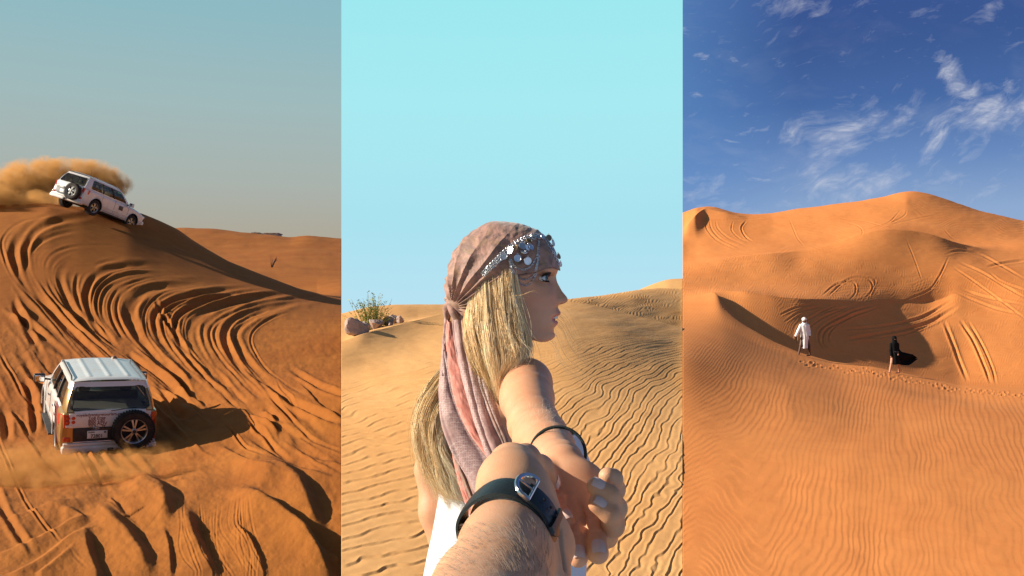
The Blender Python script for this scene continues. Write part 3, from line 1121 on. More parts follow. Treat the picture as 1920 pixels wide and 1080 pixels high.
keys3 = [
    {'p': [(1280, 2240, 1.6), (3300, 2240, 1.6)]},
    {'p': [(1280, 1570, 2.75), (3300, 1570, 2.75)]},
    {'p': [(1280, 1080, 9.3), (3300, 1080, 9.0)]},
    {'p': [(1280, 845, 15.0), (1600, 855, 15.0), (1920, 872, 15.0), (3300, 884, 15.0)]},
    {'p': [(1280, 664, 24), (1400, 704, 24), (1600, 745, 24), (1920, 780, 23.5), (3300, 800, 23)], 's': 20},
    {'p': [(1280, 606, 42), (1346, 612, 41), (1400, 636, 40), (1450, 662, 37), (1500, 680, 36), (1560, 697, 35.5), (1640, 709, 34.5), (1720, 728, 33), (1800, 748, 31), (1920, 757, 30), (3300, 780, 29)], 's': 25},
    {'p': BR, 'sharp': True, 's': 5.0},
    {'p': [slip(p) for p in BR], 's': 4},
    {'p': [wall(p, 0.02, 0.42) for p in BR], 's': 9},
    {'p': [wall(p, 0.5, 0.70) for p in BR], 's': 12},
    {'p': RIM, 'sharp': True, 's': 9},
    {'p': [(1280, 536, 70), (1500, 535, 74), (1600, 536, 79), (1680, 535, 84), (1760, 518, 88), (1800, 500, 90), (1850, 508, 90), (1920, 514, 90), (3300, 540, 90)], 's': 25},
    {'p': [(1280, 498, 85), (1350, 486, 86), (1450, 474, 88), (1500, 470, 92), (1560, 457, 94), (1620, 436, 96), (1660, 429, 97), (1700, 431, 98), (1725, 434, 99), (1750, 440, 99), (1775, 449, 99), (1797, 457, 101), (1850, 468, 104), (1920, 474, 104), (3300, 500, 104)], 'sharp': True, 's': 12},
    {'p': [(1280, 496, 98), (1350, 484, 99), (1450, 472, 102), (1500, 470, 106), (1560, 461, 108), (1620, 442, 110), (1660, 436, 110), (1725, 444, 112), (1775, 456, 112), (1797, 460, 113), (1850, 460, 114), (1920, 458, 114), (3300, 470, 114)], 's': 14},
    {'p': [(1280, 452, 122), (1300, 450, 122), (1330, 446, 122), (1450, 448, 122), (1560, 434, 124), (1660, 414, 126), (1750, 422, 126), (1850, 438, 126), (1920, 446, 126), (3300, 460, 126)], 's': 22},
    {'p': [(1280, 436, 128), (1290, 420, 130), (1305, 402, 134), (1322, 390, 144), (1360, 399, 140), (1400, 410, 138), (1450, 410, 138), (1560, 396, 138), (1700, 378, 140), (1800, 398, 140), (1920, 426, 140), (3300, 440, 140)], 'sharp': True, 's': 3},
    {'p': [(1280, 401, 150), (1300, 393, 150), (1325, 387.5, 150), (1345, 390, 150), (1375, 401, 152), (1410, 404, 154), (1450, 402, 155), (1500, 393, 156), (1560, 385, 156), (1610, 380, 156), (1660, 370, 156), (1690, 362, 156), (1712, 360, 156), (1735, 363, 156), (1780, 377, 156), (1840, 397, 156), (1920, 416, 156), (3300, 440, 156)], 's': 8},
    {'p': [(1280, 480, 210), (3300, 480, 210)]},
]
dune3, _ = dune_sheet('tall_sand_dunes', cols3, keys3, [6, 10, 260, 150, 90, 50, 12, 14, 60, 60, 40, 44, 16, 24, 36, 24, 4], relief3, SAND3,
                      extra='smooth apricot dunes with a shaded bowl behind the two walkers')

# ------------------------------------------------------------------ the two off-road cars
WHITE, _t, _b = principled('white_paint', (0.78, 0.77, 0.74, 1), 0.28, 0, 0.5)
_b.inputs['Coat Weight'].default_value = 0.6
_co = _t.n('ShaderNodeTexCoord').outputs['Object']
_sx = _t.n('ShaderNodeSeparateXYZ')
_t.l(_co, _sx.inputs[0])
_dust = _t.m('MULTIPLY', _t.ramp(_t.noise(_co, 2.2, 6, 0.65), [(0.35, 0.15), (0.7, 1.0)]), _t.ramp(_sx.outputs[2], [(0.3, 0.75), (1.0, 0.22)]), clamp=True)
_t.l(_t.mix(_dust, (0.78, 0.77, 0.74, 1), (0.46, 0.27, 0.14, 1)), _b.inputs['Base Color'])
_t.l(_t.ramp(_dust, [(0.0, 0.22), (0.8, 0.7)]), _b.inputs['Roughness'])


def livery():
    m, t, b = principled('white_and_gold_paint', (0.78, 0.77, 0.74, 1), 0.25, 0, 0.5)
    b.inputs['Coat Weight'].default_value = 0.6
    co = t.n('ShaderNodeTexCoord').outputs['Object']
    sx = t.n('ShaderNodeSeparateXYZ')
    t.l(co, sx.inputs[0])
    X, Y, Z = sx.outputs
    # gold covers the rear quarter, a maroon swoosh runs in front of it
    edge = t.m('ADD', X, t.m('MULTIPLY', t.m('POWER', t.m('ABSOLUTE', t.m('SUBTRACT', Z, 1.15)), 1.5), 0.55))
    side = t.m('GREATER_THAN', t.m('ABSOLUTE', Y), 0.70)
    gold = t.m('MULTIPLY', t.m('LESS_THAN', edge, -1.72), side)
    low = t.m('LESS_THAN', Z, 1.62)
    gold = t.m('MULTIPLY', gold, low)
    mar = t.m('MULTIPLY', t.m('MULTIPLY', t.m('LESS_THAN', edge, -1.22), side), t.m('LESS_THAN', Z, 1.16))
    arc = t.m('MULTIPLY', t.m('MULTIPLY', t.m('LESS_THAN', t.m('ABSOLUTE', t.m('SUBTRACT', edge, -1.12)), 0.05), side), t.m('LESS_THAN', Z, 1.14))
    c = t.mix(mar, (0.78, 0.77, 0.74, 1), (0.16, 0.018, 0.045, 1))
    c = t.mix(arc, c, (0.16, 0.018, 0.045, 1))
    c = t.mix(gold, c, (0.50, 0.30, 0.10, 1))
    dust = t.m('MULTIPLY', t.ramp(t.noise(co, 2.2, 6, 0.65), [(0.35, 0.05), (0.7, 0.7)]), t.ramp(Z, [(0.3, 0.6), (1.0, 0.12)]), clamp=True)
    t.l(t.mix(dust, c, (0.42, 0.23, 0.11, 1)), b.inputs['Base Color'])
    t.l(t.m('MULTIPLY', gold, 0.55), b.inputs['Metallic'])
    return m


LIVERY = livery()
BLACKP = noisy('black_plastic', (0.02, 0.02, 0.022, 1), (0.05, 0.04, 0.035, 1), 9, 0.55, 0, 0.1, 60)
RUBBER = noisy('tyre_rubber', (0.012, 0.012, 0.012, 1), (0.05, 0.035, 0.025, 1), 6, 0.85, 0, 0.2, 50)
ALLOY = noisy('alloy_rim', (0.55, 0.54, 0.52, 1), (0.42, 0.38, 0.33, 1), 12, 0.32, 0.75, 0.0)
CHROME, _, _ = principled('chrome', (0.75, 0.75, 0.76, 1), 0.12, 1.0)
SEATM = noisy('beige_leather', (0.28, 0.23, 0.17, 1), (0.22, 0.18, 0.13, 1), 14, 0.6, 0, 0.1, 60)
UNDER, _, _ = principled('dark_underbody', (0.015, 0.013, 0.012, 1), 0.9)
LAMPR, _t, _b = principled('red_lamp_lens', (0.55, 0.02, 0.01, 1), 0.12, 0, 0.7)
_b.inputs['Coat Weight'].default_value = 1.0
LAMPW, _t, _b = principled('clear_lamp_lens', (0.75, 0.72, 0.66, 1), 0.1, 0, 0.7)
_b.inputs['Coat Weight'].default_value = 1.0


def glass_mat(name, tint, op):
    m = bpy.data.materials.new(name)
    m.use_nodes = True
    t = NT(m.node_tree)
    g = t.n('ShaderNodeBsdfGlossy')
    g.inputs['Roughness'].default_value = 0.04
    g.inputs['Color'].default_value = (0.9, 0.9, 0.9, 1)
    tr = t.n('ShaderNodeBsdfTransparent')
    tr.inputs[0].default_value = tint
    fr = t.n('ShaderNodeFresnel')
    fr.inputs[0].default_value = 1.5
    mx = t.n('ShaderNodeMixShader')
    t.l(t.m('ADD', t.m('MULTIPLY', fr.outputs[0], 0.9), op), mx.inputs[0])
    t.l(tr.outputs[0], mx.inputs[1])
    t.l(g.outputs[0], mx.inputs[2])
    o = t.n('ShaderNodeOutputMaterial')
    t.l(mx.outputs[0], o.inputs[0])
    return m


TINT = glass_mat('tinted_car_glass', (0.32, 0.33, 0.30, 1), 0.0)


def patch(fn, nu, nv, hole=None):
    """curved panel; returns (frame verts/faces, list of hole face sets)"""
    U = np.linspace(0, 1, nu + 1)
    Vv = np.linspace(0, 1, nv + 1)
    V = [fn(u, v) for u in U for v in Vv]
    body, holes = [], {}
    for i in range(nu):
        for j in range(nv):
            f = [i * (nv + 1) + j, (i + 1) * (nv + 1) + j, (i + 1) * (nv + 1) + j + 1, i * (nv + 1) + j + 1]
            h = hole((U[i] + U[i + 1]) / 2, (Vv[j] + Vv[j + 1]) / 2) if hole else None
            if h is None:
                body.append(f)
            else:
                holes.setdefault(h, []).append(f)
    return V, body, holes


def make_wheel(parent, x, y, z, side, rr=0.40, wd=0.27, steer=0.0, name='wheel'):
    """tyre + rim + hub; side = +1 when the outer face looks to +y, -1 to -y, 0: outer face looks to -x (spare)"""
    t = MB()
    prof = [(rr * 0.64, -wd / 2 + .02), (rr * 0.80, -wd / 2), (rr * 0.93, -wd / 2 + .012), (rr * 0.99, -wd / 2 + .045), (rr, -wd / 4), (rr, wd / 4),
            (rr * 0.99, wd / 2 - .045), (rr * 0.93, wd / 2 - .012), (rr * 0.80, wd / 2), (rr * 0.64, wd / 2 - .02), (rr * .6, wd / 4), (rr * .6, -wd / 4)]
    t.lathe(prof, 44, 'y', closed=True)
    for k in range(44):      # tread blocks
        a = 2 * math.pi * k / 44
        for yy in (-0.085, 0.0, 0.085):
            M = Matrix.Rotation(a + (0.05 if yy else 0), 4, 'Y')
            t.box((rr - 0.004, yy - 0.036, -0.017), (rr + 0.009, yy + 0.036, 0.017), 0, M)
    tyre = t.build(name, RUBBER, parent, sharp=35)
    r = MB()
    R0 = rr * 0.645
    r.lathe([(R0, -wd / 2 + .02), (R0 * 1.02, wd / 2 - .03), (R0 * .99, wd / 2 - .012), (R0 * .93, wd / 2 - .02), (R0 * .90, wd / 2 - .06), (R0 * .88, -wd / 2 + .03)], 40, 'y')
    for k in range(5):       # five twin spokes
        a = 2 * math.pi * k / 5 + math.pi / 2
        for da in (-0.115, 0.115):
            M = Matrix.Rotation(-(a + da * 0.4), 4, 'Y')
            pts = [(0.045, wd / 2 - .035, 0.0), (R0 * 0.45, wd / 2 - .03, da * 0.13), (R0 * 0.94, wd / 2 - .055, da * 0.30)]
            w_ = [0.017, 0.014, 0.021]
            Vs = []
            for (px, py, pz), ww in zip(pts, w_):
                Vs += [M @ Vector((px, py, pz - ww)), M @ Vector((px, py, pz + ww)), M @ Vector((px, py - .03, pz + ww)), M @ Vector((px, py - .03, pz - ww))]
            Fs = []
            for q in range(2):
                for e in range(4):
                    Fs.append([q * 4 + e, q * 4 + (e + 1) % 4, (q + 1) * 4 + (e + 1) % 4, (q + 1) * 4 + e])
            r.add(Vs, Fs)
    r.lathe([(0.0, wd / 2 - .015), (0.04, wd / 2 - .018), (0.06, wd / 2 - .03), (0.062, wd / 2 - .07), (0.0, wd / 2 - .07)], 20, 'y')
    rim = r.build('rim', ALLOY, tyre, sharp=35)
    h = MB()
    h.lathe([(0.0, 0.02), (R0 * .85, 0.02), (R0 * .88, -0.02), (0, -0.02)], 28, 'y')
    disc = h.build('brake_disc', UNDER, tyre)
    c = MB()
    c.lathe([(0.0, wd / 2 - .006), (0.03, wd / 2 - .008), (0.036, wd / 2 - .016), (0.0, wd / 2 - .016)], 16, 'y')
    for k in range(5):
        a = 2 * math.pi * k / 5 + 0.3
        c.lathe([(0, wd / 2 - .02), (.008, wd / 2 - .02), (.008, wd / 2 - .03)], 6, 'y', (0.05 * math.cos(a), 0, 0.05 * math.sin(a)))
    cap = c.build('hub_cap', BLACKP, tyre)
    tyre.location = (x, y, z)
    if side == 0:
        tyre.rotation_euler = (0, 0, R(90))
    else:
        tyre.rotation_euler = (0, 0, (0 if side > 0 else R(180)) + steer)
    return tyre


def make_car(name, label, paint, branded):
    root = empty(name)
    # ---------- lower body loft
    ST = [  # x, half width, bottom, top, plan
        (-2.40, 0.80, 0.46, 1.16), (-2.395, 0.88, 0.42, 1.17), (-2.34, 0.945, 0.38, 1.185), (-2.20, 0.968, 0.36, 1.19), (-1.9, 0.975, 0.36, 1.19), (-1.43, 0.98, 0.36, 1.185),
        (-0.9, 0.965, 0.36, 1.18), (-0.3, 0.965, 0.36, 1.175), (0.3, 0.965, 0.36, 1.17), (0.80, 0.965, 0.36, 1.165), (1.00, 0.965, 0.36, 1.155), (1.43, 0.975, 0.36, 1.12), (1.8, 0.965, 0.36, 1.07),
        (2.10, 0.94, 0.38, 1.01), (2.28, 0.90, 0.40, 0.95), (2.38, 0.83, 0.44, 0.88), (2.42, 0.72, 0.50, 0.80)]
    xs = np.array([s[0] for s in ST])
    fine = np.unique(np.concatenate([np.linspace(-2.40, 2.42, 110), xs]))
    V = []
    NS = 28
    for x in fine:
        wd = np.interp(x, xs, [s[1] for s in ST])
        zb = np.interp(x, xs, [s[2] for s in ST])
        zt = np.interp(x, xs, [s[3] for s in ST])
        hood = np.clip((x - 0.95) / 0.5, 0, 1)
        sec = [(0, zb), (wd * .55, zb), (wd - .10, zb), (wd - .03, zb + .03), (wd - .005, zb + .10), (wd + .004, zb + .22), (wd + .008, zb + .34),
               (wd, zb + .48), (wd - .008, zt - .18), (wd - .018, zt - .09), (wd - .045, zt - .03), (wd - .09, zt), (wd * .75, zt + .02 + .03 * hood), (wd * .62, zt + .035 + .02 * hood), (0, zt + .05 + .015 * hood)]
        sec = sec + [(-a, b) for a, b in sec[-2:0:-1]]
        V += [(x, a, b) for a, b in sec]
    NS = len(V) // len(fine)
    Fc = []
    for i in range(len(fine) - 1):
        for j in range(NS):
            j2 = (j + 1) % NS
            Fc.append([i * NS + j, i * NS + j2, (i + 1) * NS + j2, (i + 1) * NS + j])
    Fc.append(list(range(NS)))
    Fc.append([(len(fine) - 1) * NS + j for j in range(NS)][::-1])
    mb = MB()
    mb.add(V, Fc)
    body = mb.build('body', paint, root, sharp=38)
    # wheel arches
    cut = MB()
    for x in (-1.425, 1.425):
        for s in (-1, 1):
            prof = [(0.0, 0.60 * s), (0.475, 0.60 * s), (0.475, 1.2 * s), (0.0, 1.2 * s)]
            cut.lathe(prof, 40, 'y', (x, 0, 0.42))
    cu = cut.build('arch_cutter', UNDER, None)
    body.data.materials.append(UNDER)
    md = body.modifiers.new('b', 'BOOLEAN')
    md.object = cu
    md.operation = 'DIFFERENCE'
    md.solver = 'EXACT'
    bpy.context.view_layer.update()
    dg = bpy.context.evaluated_depsgraph_get()
    nm = bpy.data.meshes.new_from_object(body.evaluated_get(dg))
    body.modifiers.clear()
    body.data = nm
    bpy.data.objects.remove(cu)
    # arch lips
    for x in (-1.425, 1.425):
        for s in (-1, 1):
            m = MB()
            pts = [(x + 0.485 * math.cos(a), s * 0.978, 0.42 + 0.485 * math.sin(a)) for a in np.linspace(R(-8), R(188), 26)]
            m.tube(pts, 0.018, 6)
            m.build('wheel_arch', paint, root)
    # ---------- cabin
    BX0, BX1, TX0, TX1 = 0.98, -2.36, 0.22, -2.10

    def side_fn(s):
        def fn(u, v):
            xb = BX0 + (BX1 - BX0) * u
            xt = TX0 + (TX1 - TX0) * u
            bow = v ** 1.25
            x = xb * (1 - bow) + xt * bow
            y = 0.90 - 0.155 * v ** 1.5
            k = max(0, (u - 0.93) / 0.07)
            y -= 0.055 * k * k
            k = max(0, (0.06 - u) / 0.06)
            y -= 0.05 * k * k
            z = 1.175 + 0.60 * v
            return Vector((x, s * y, z))
        return fn

    def side_hole(u, v):
        if not (0.07 < v < 0.87):
            return None
        x = BX0 + (BX1 - BX0) * u
        for k, (a, b) in enumerate([(0.075, 0.352), (0.372, 0.610), (0.632, 0.895)]):
            if a < u < b:
                if k == 2 and ((u - 0.86) / 0.035) > 0 and (((u - 0.86) / 0.035) ** 2 + (max(0, abs(v - 0.47) - 0.26) / 0.14) ** 2) > 1.0:
                    return None
                return k
        return None

    for s in (-1, 1):
        V, bf, hs = patch(side_fn(s), 114, 22, side_hole)
        m = MB()
        m.add(V, bf)
        m.build('cabin_side', paint, root)
        for k, fs in hs.items():
            m = MB()
            m.add([v + Vector((0, -0.012 * s, 0)) for v in V], fs)
            o = m.build('side_window', TINT, root)
        for u in (0.362, 0.621):     # black pillars between the panes
            m = MB()
            f = side_fn(s)
            pts = [f(u, q) + Vector((0, 0.002 * s, 0)) for q in np.linspace(0.07, 0.87, 6)]
            m.tube(pts, 0.03, 5)
            m.build('window_pillar', BLACKP, root)

    def rear_fn(u, v):
        x = BX1 + (TX1 - BX1) * v ** 1.25
        hw = 0.845 - 0.155 * v ** 1.5
        y = (u * 2 - 1) * hw
        x += 0.05 * (abs(u * 2 - 1)) ** 4 - 0.03
        return Vector((x - 0.0, y, 1.175 + 0.60 * v))

    def rear_hole(u, v):
        a = abs(u * 2 - 1)
        return 0 if (0.06 < v < 0.84 and a < 0.93 and ((max(0, a - 0.84) / 0.09) ** 2 + (max(0, abs(v - 0.45) - 0.29) / 0.10) ** 2) < 1.0) else None
    V, bf, hs = patch(rear_fn, 60, 24, rear_hole)
    m = MB()
    m.add(V, bf)
    m.build('tailgate_frame', paint, root)
    m = MB()
    m.add([v + Vector((0.012, 0, 0)) for v in V], hs[0])
    m.build('rear_window', TINT, root)
    # black surround and wiper of the rear window
    m = MB()
    e = [rear_fn(u, v) for u, v in [(0.055, .10), (0.055, .80), (0.10, .835), (0.90, .835), (0.945, .80), (0.945, .10), (0.90, .065), (0.10, .065), (0.055, .10)]]
    m.tube(e, 0.010, 5)
    m.build('window_seal', BLACKP, root)
    m = MB()
    m.tube([(-2.425, 0.0, 1.20), (-2.405, -0.30, 1.235), (-2.40, -0.50, 1.245)], 0.008, 5)
    m.build('wiper', BLACKP, root)

    def front_fn(u, v):
        x = BX0 + (TX0 - BX0) * v ** 1.1
        hw = 0.85 - 0.155 * v ** 1.5
        return Vector((x + 0.10 * (1 - (u * 2 - 1) ** 2), (u * 2 - 1) * hw, 1.175 + 0.60 * v))
    V, bf, hs = patch(front_fn, 30, 14, lambda u, v: 0 if (0.05 < v < 0.9 and abs(u * 2 - 1) < 0.92) else None)
    m = MB()
    m.add(V, bf)
    m.build('windscreen_frame', paint, root)
    m = MB()
    m.add(V, hs[0])
    m.build('windscreen', TINT, root)

    # roof with pressed ribs
    def roof_fn(u, v):
        x0 = TX0 + 0.02
        x1 = TX1 - 0.03
        x = x0 + (x1 - x0) * u
        y = (v * 2 - 1)
        e = abs(y)
        z = 1.775 + 0.075 * (1 - e ** 3.2) * min(1, (u + .02) / 0.10) ** .6 * min(1, (1.02 - u) / 0.06) ** .5
        if 0.10 < u < 0.93 and e < 0.80:
            rib = max(0.0, math.cos(y * math.pi * 3.9)) ** 3
            z += 0.016 * rib * min(1, (u - 0.10) / 0.03) * min(1, (0.93 - u) / 0.03)
        x += (0.06 * (1 - y * y)) * (1 - u) * 1.0 - 0.02 * u * (1 - e ** 4)
        return Vector((x, y * 0.745, z))
    V, bf, hs = patch(roof_fn, 60, 96)
    m = MB()
    m.add(V, bf)
    m.build('roof', WHITE if branded else paint, root, sharp=60)
    for s in (-1, 1):
        m = MB()
        m.tube([(0.05, s * .735, 1.79), (-0.1, s * .72, 1.835), (-1.8, s * .72, 1.84), (-2.02, s * .735, 1.80)], [0.012, .017, .017, .012], 6)
        m.build('roof_rail', BLACKP if branded else paint, root)
    # ---------- rear details
    m = MB()
    m.box((-2.425, -0.80, 0.86), (-2.38, 0.80, 1.165), 0.012)
    m.build('tailgate', WHITE, root)
    m = MB()
    m.box((-2.432, -0.72, 0.57), (-2.39, 0.72, 0.852), 0.010)
    m.build('plate_recess', BLACKP, root)
    m = MB()
    m.box((-2.44, -0.72, 0.545), (-2.40, 0.72, 0.566), 0.006)
    m.build('trim_strip', CHROME, root)
    m = MB()
    m.box((-2.50, -0.93, 0.30), (-2.20, 0.93, 0.475), 0.045, seg=4)
    m.box((-2.47, -0.90, 0.475), (-2.24, 0.90, 0.535), 0.012)
    m.build('rear_bumper', WHITE, root)
    m = MB()
    m.box((-2.55, -0.06, 0.30), (-2.48, 0.06, 0.42), 0.015)
    m.tube([(-2.53, 0.0, 0.33), (-2.57, 0.0, 0.33)], 0.03, 8)
    m.build('tow_hook', BLACKP, root)
    for s in (-1, 1):
        m = MB()
        V = [(-2.425, s * .64, 1.13), (-2.425, s * .58, 0.87), (-2.41, s * .89, 0.86), (-2.41, s * .90, 1.15), (-2.05, s * .975, 1.11), (-2.12, s * .985, 0.90),
             (-2.33, s * .62, 1.13), (-2.33, s * .60, 0.87)]
        V = [Vector(v) for v in V]
        V[2].x = -2.40
        m.add(V, [[0, 1, 2, 3], [3, 2, 5, 4], [0, 3, 4, 6], [1, 7, 5, 2], [0, 6, 7, 1], [6, 4, 5, 7]])
        lamp = m.build('tail_light', LAMPR, root, smooth=False)
        m = MB()
        m.box((-2.432, min(s * .60, s * .86), 0.875), (-2.41, max(s * .60, s * .86), 0.925), 0.006)
        m.build('reversing_lens', LAMPW, lamp)
        m = MB()
        for zz in (0.985, 1.07):
            for yy in (0.72, 0.82):
                m.lathe([(0.0, -.012), (0.03, -.010), (0.038, 0.0)], 14, 'x', (-2.425, s * yy, zz))
        m.build('bulb_lens', LAMPR, lamp)
        m = MB()
        m.box((-2.415, min(s * .76, s * .90), 0.56), (-2.36, max(s * .76, s * .90), 0.66), 0.012)
        m.build('reflector', LAMPR, root)
    # number plate
    PLATE, _, _ = principled('plate_white', (0.75, 0.74, 0.68, 1), 0.4)
    m = MB()
    m.box((-2.446, 0.06, 0.625), (-2.434, 0.45, 0.79), 0.004)
    plate = m.build('number_plate', PLATE, root)
    INK, _, _ = principled('plate_ink', (0.02, 0.02, 0.025, 1), 0.5)
    Mr = lambda x, y, z: Matrix.Translation((x, y, z)) @ Matrix.Rotation(R(-90), 4, 'Z') @ Matrix.Rotation(R(90), 4, 'X')
    if branded:
        text_mesh('plate_number', '72801', 0.105, INK, plate, Mr(-2.449, 0.385, 0.64), font_scale_x=0.9, bold=0.002)
        text_mesh('plate_city', 'DUBAI', 0.042, INK, plate, Mr(-2.449, 0.43, 0.745), font_scale_x=1.0, bold=0.001)
        text_mesh('plate_code', 'M', 0.055, INK, plate, Mr(-2.449, 0.13, 0.735), font_scale_x=1.0, bold=0.002)
        MAR, _, _ = principled('maroon_print', (0.13, 0.015, 0.03, 1), 0.5)
        text_mesh('tailgate_web_address', 'royaladventuretourism.com', 0.088, MAR, root, Mr(-2.4285, 0.665, 1.105), font_scale_x=0.95, bold=0.001)
        text_mesh('tailgate_toll_free', 'Toll Free', 0.082, MAR, root, Mr(-2.4285, 0.44, 1.035), font_scale_x=1.1, bold=0.001)
        text_mesh('tailgate_phone_number', '800 230', 0.088, MAR, root, Mr(-2.4285, 0.44, 0.970), font_scale_x=1.1, bold=0.001)
        text_mesh('tailgate_phone_word', '800 ADV', 0.088, MAR, root, Mr(-2.4285, 0.44, 0.908), font_scale_x=1.1, bold=0.001)
        BRZ, _, _ = principled('bronze_letters', (0.2, 0.13, 0.06, 1), 0.35, 0.6)
        text_mesh('tailgate_trim_letters', 'GX.R', 0.055, BRZ, root, Mr(-2.4285, 0.43, 0.868), font_scale_x=1.2, bold=0.001)
        text_mesh('tailgate_engine_letters', 'V8', 0.055, BRZ, root, Mr(-2.4285, 0.18, 0.868), font_scale_x=1.2, bold=0.001)
        text_mesh('tailgate_model_letters', 'LAND CRUISER', 0.045, BRZ, root, Mr(-2.4345, 0.37, 0.805), font_scale_x=1.25)
    m = MB()
    for k in range(3):
        rx, rz, cz = [(0.055, 0.036, 0), (0.036, 0.013, 0.014), (0.014, 0.034, 0)][k]
        pts = [(-2.431, 0.31 + rx * math.cos(a), 0.845 + 0.0 + cz + rz * math.sin(a)) for a in np.linspace(0, 2 * math.pi, 20)]
        m.tube([(p[0], p[1] - 0.03, p[2] + (0.058 if not branded else 0.0)) for p in pts], 0.005, 5)
    m.build('emblem', CHROME, root)
    # spare wheel
    sp = make_wheel(root, -2.585, -0.43, 0.80, 0, 0.415, 0.26, name='spare_wheel')
    m = MB()
    m.box((-2.47, -0.56, 0.62), (-2.42, -0.30, 0.98), 0.02)
    m.tube([(-2.44, -0.43, 0.80), (-2.56, -0.43, 0.80)], 0.07, 12)
    m.build('spare_carrier', BLACKP, root)
    # ---------- sides
    for s in (-1, 1):
        m = MB()      # mirror on a short stalk
        m.tube([(0.80, s * .90, 1.20), (0.80, s * 1.03, 1.22)], 0.025, 6)
        mir = m.build('mirror_stalk', BLACKP, root)
        m = MB()
        m.box((0.76, min(s * 1.01, s * 1.25), 1.14), (0.90, max(s * 1.01, s * 1.25), 1.34), 0.035, seg=3)
        mir = m.build('mirror', BLACKP if branded else paint, root)
        m = MB()
        m.box((0.752, min(s * 1.03, s * 1.23), 1.165), (0.760, max(s * 1.03, s * 1.23), 1.315), 0.003)
        m.build('mirror_glass', CHROME, mir)
        for x in (0.02, -1.05):
            m = MB()
            m.tube([(x + .10, s * .962, 1.03), (x + .08, s * .993, 1.03), (x - .08, s * .993, 1.03), (x - .10, s * .962, 1.03)], 0.013, 6)
            m.build('door_handle', CHROME if branded else paint, root)
        m = MB()
        for x in (0.92, -0.15, -1.10):
            m.tube([(x, s * .955, 1.15), (x, s * .972, 0.9), (x, s * .975, 0.62), (x, s * .957, 0.44)], 0.0045, 4)
        m.tube([(0.92, s * .957, 0.44), (-1.10, s * .957, 0.44)], 0.0045, 4)
        m.build('door_gap', UNDER, root)
        m = MB()
        m.box((-0.92, min(s * .90, s * 1.06), 0.32), (0.92, max(s * .90, s * 1.06), 0.37), 0.018)
        m.build('side_step', BLACKP, root)
        m = MB()
        m.box((-1.0, min(s * .965, s * .985), 0.60), (0.92, max(s * .965, s * .985), 0.66), 0.008)
        m.build('side_moulding', paint, root)
        m = MB()
        m.box((2.15, min(s * .58, s * .90), 0.80), (2.37, max(s * .58, s * .90), 0.96), 0.04, seg=3)
        m.build('headlight', LAMPW, root)
        m = MB()
        m.tube([(2.40, s * .70, 0.56), (2.44, s * .70, 0.56)], 0.05, 12)
        m.build('fog_light', LAMPW, root)
    m = MB()
    for z in (0.76, 0.83, 0.90):
        m.box((2.36, -0.52, z - .02), (2.44, 0.52, z + .02), 0.01)
    m.build('grille', CHROME, root)
    m = MB()
    m.box((2.20, -0.90, 0.38), (2.47, 0.90, 0.66), 0.06, seg=4)
    m.build('front_bumper', paint, root)
    m = MB()
    m.tube([(-2.0, -0.62, 1.84), (-2.12, -0.62, 2.10)], 0.006, 5)
    if not branded:
        m.build('aerial', BLACKP, root)
    # running gear
    m = MB()
    m.box((-2.2, -0.55, 0.30), (2.1, 0.55, 0.42), 0.03)
    m.tube([(-1.425, -0.7, 0.40), (-1.425, 0.7, 0.40)], 0.06, 10)
    m.tube([(1.425, -0.7, 0.40), (1.425, 0.7, 0.40)], 0.05, 10)
    m.tube([(-1.9, 0.25, 0.33), (-2.45, 0.25, 0.30)], 0.04, 10)
    m.build('underbody', UNDER, root)
    for x in (-1.425, 1.425):
        for s in (-1, 1):
            make_wheel(root, x, s * 0.83, 0.40, s, steer=0.0)
    # interior: two front seats, rear bench, dashboard
    for y in (-0.38, 0.38):
        m = MB()
        m.box((-0.15, y - .24, 0.95), (0.38, y + .24, 1.10), 0.05, seg=3)
        m.box((-0.24, y - .23, 1.05), (-0.10, y + .23, 1.50), 0.05, seg=3)
        m.box((-0.23, y - .12, 1.52), (-0.13, y + .12, 1.68), 0.04, seg=3)
        m.build('front_seat', SEATM, root)
    m = MB()
    m.box((-1.35, -0.68, 0.95), (-0.85, 0.68, 1.12), 0.05, seg=3)
    m.box((-1.45, -0.68, 1.05), (-1.31, 0.68, 1.40), 0.05, seg=3)
    for y in (-0.42, 0.42):
        m.box((-1.44, y - .12, 1.41), (-1.34, y + .12, 1.57), 0.04, seg=3)
    m.build('rear_bench', SEATM, root)
    m = MB()
    m.box((0.62, -0.80, 1.05), (1.0, 0.80, 1.28), 0.04)
    m.build('dashboard', BLACKP, root)
    m = MB()
    m.tube([(0.45 + 0.07 * math.sin(a), 0.38 + 0.18 * math.cos(a), 1.22 + 0.17 * math.sin(a)) for a in np.linspace(0, 2 * math.pi, 24)], 0.013, 6)
    m.build('steering_wheel', BLACKP, root)
    tag(root, label, 'car', 'white off-road cars on the dune')
    return root


def place_on(root, px, py, d, heading, pitch, roll):
    """heading: compass angle of the nose measured from straight ahead (+ to the right), in degrees"""
    p = P(px, py, d)
    h = R(heading)
    fwd = Vector((math.sin(h), math.cos(h), 0))
    Mz = Matrix.Rotation(math.atan2(fwd.y, fwd.x), 4, 'Z')
    M = Matrix.Translation(p) @ Mz @ Matrix.Rotation(R(pitch), 4, 'Y') @ Matrix.Rotation(R(roll), 4, 'X')
    root.matrix_world = M


car1 = make_car('off_road_car', 'white and gold off-road car with lettered tailgate driving away near the bottom', LIVERY, True)
place_on(car1, 177, 816, 21.0, -32.0, -8.5, 1.0)
car2 = make_car('off_road_car', 'plain white off-road car tilting nose down on the dune crest in a dust cloud', WHITE, False)
place_on(car2, 180, 409, 46.4, 14.0, 9.5, 16.0)
bpy.context.view_layer.update()

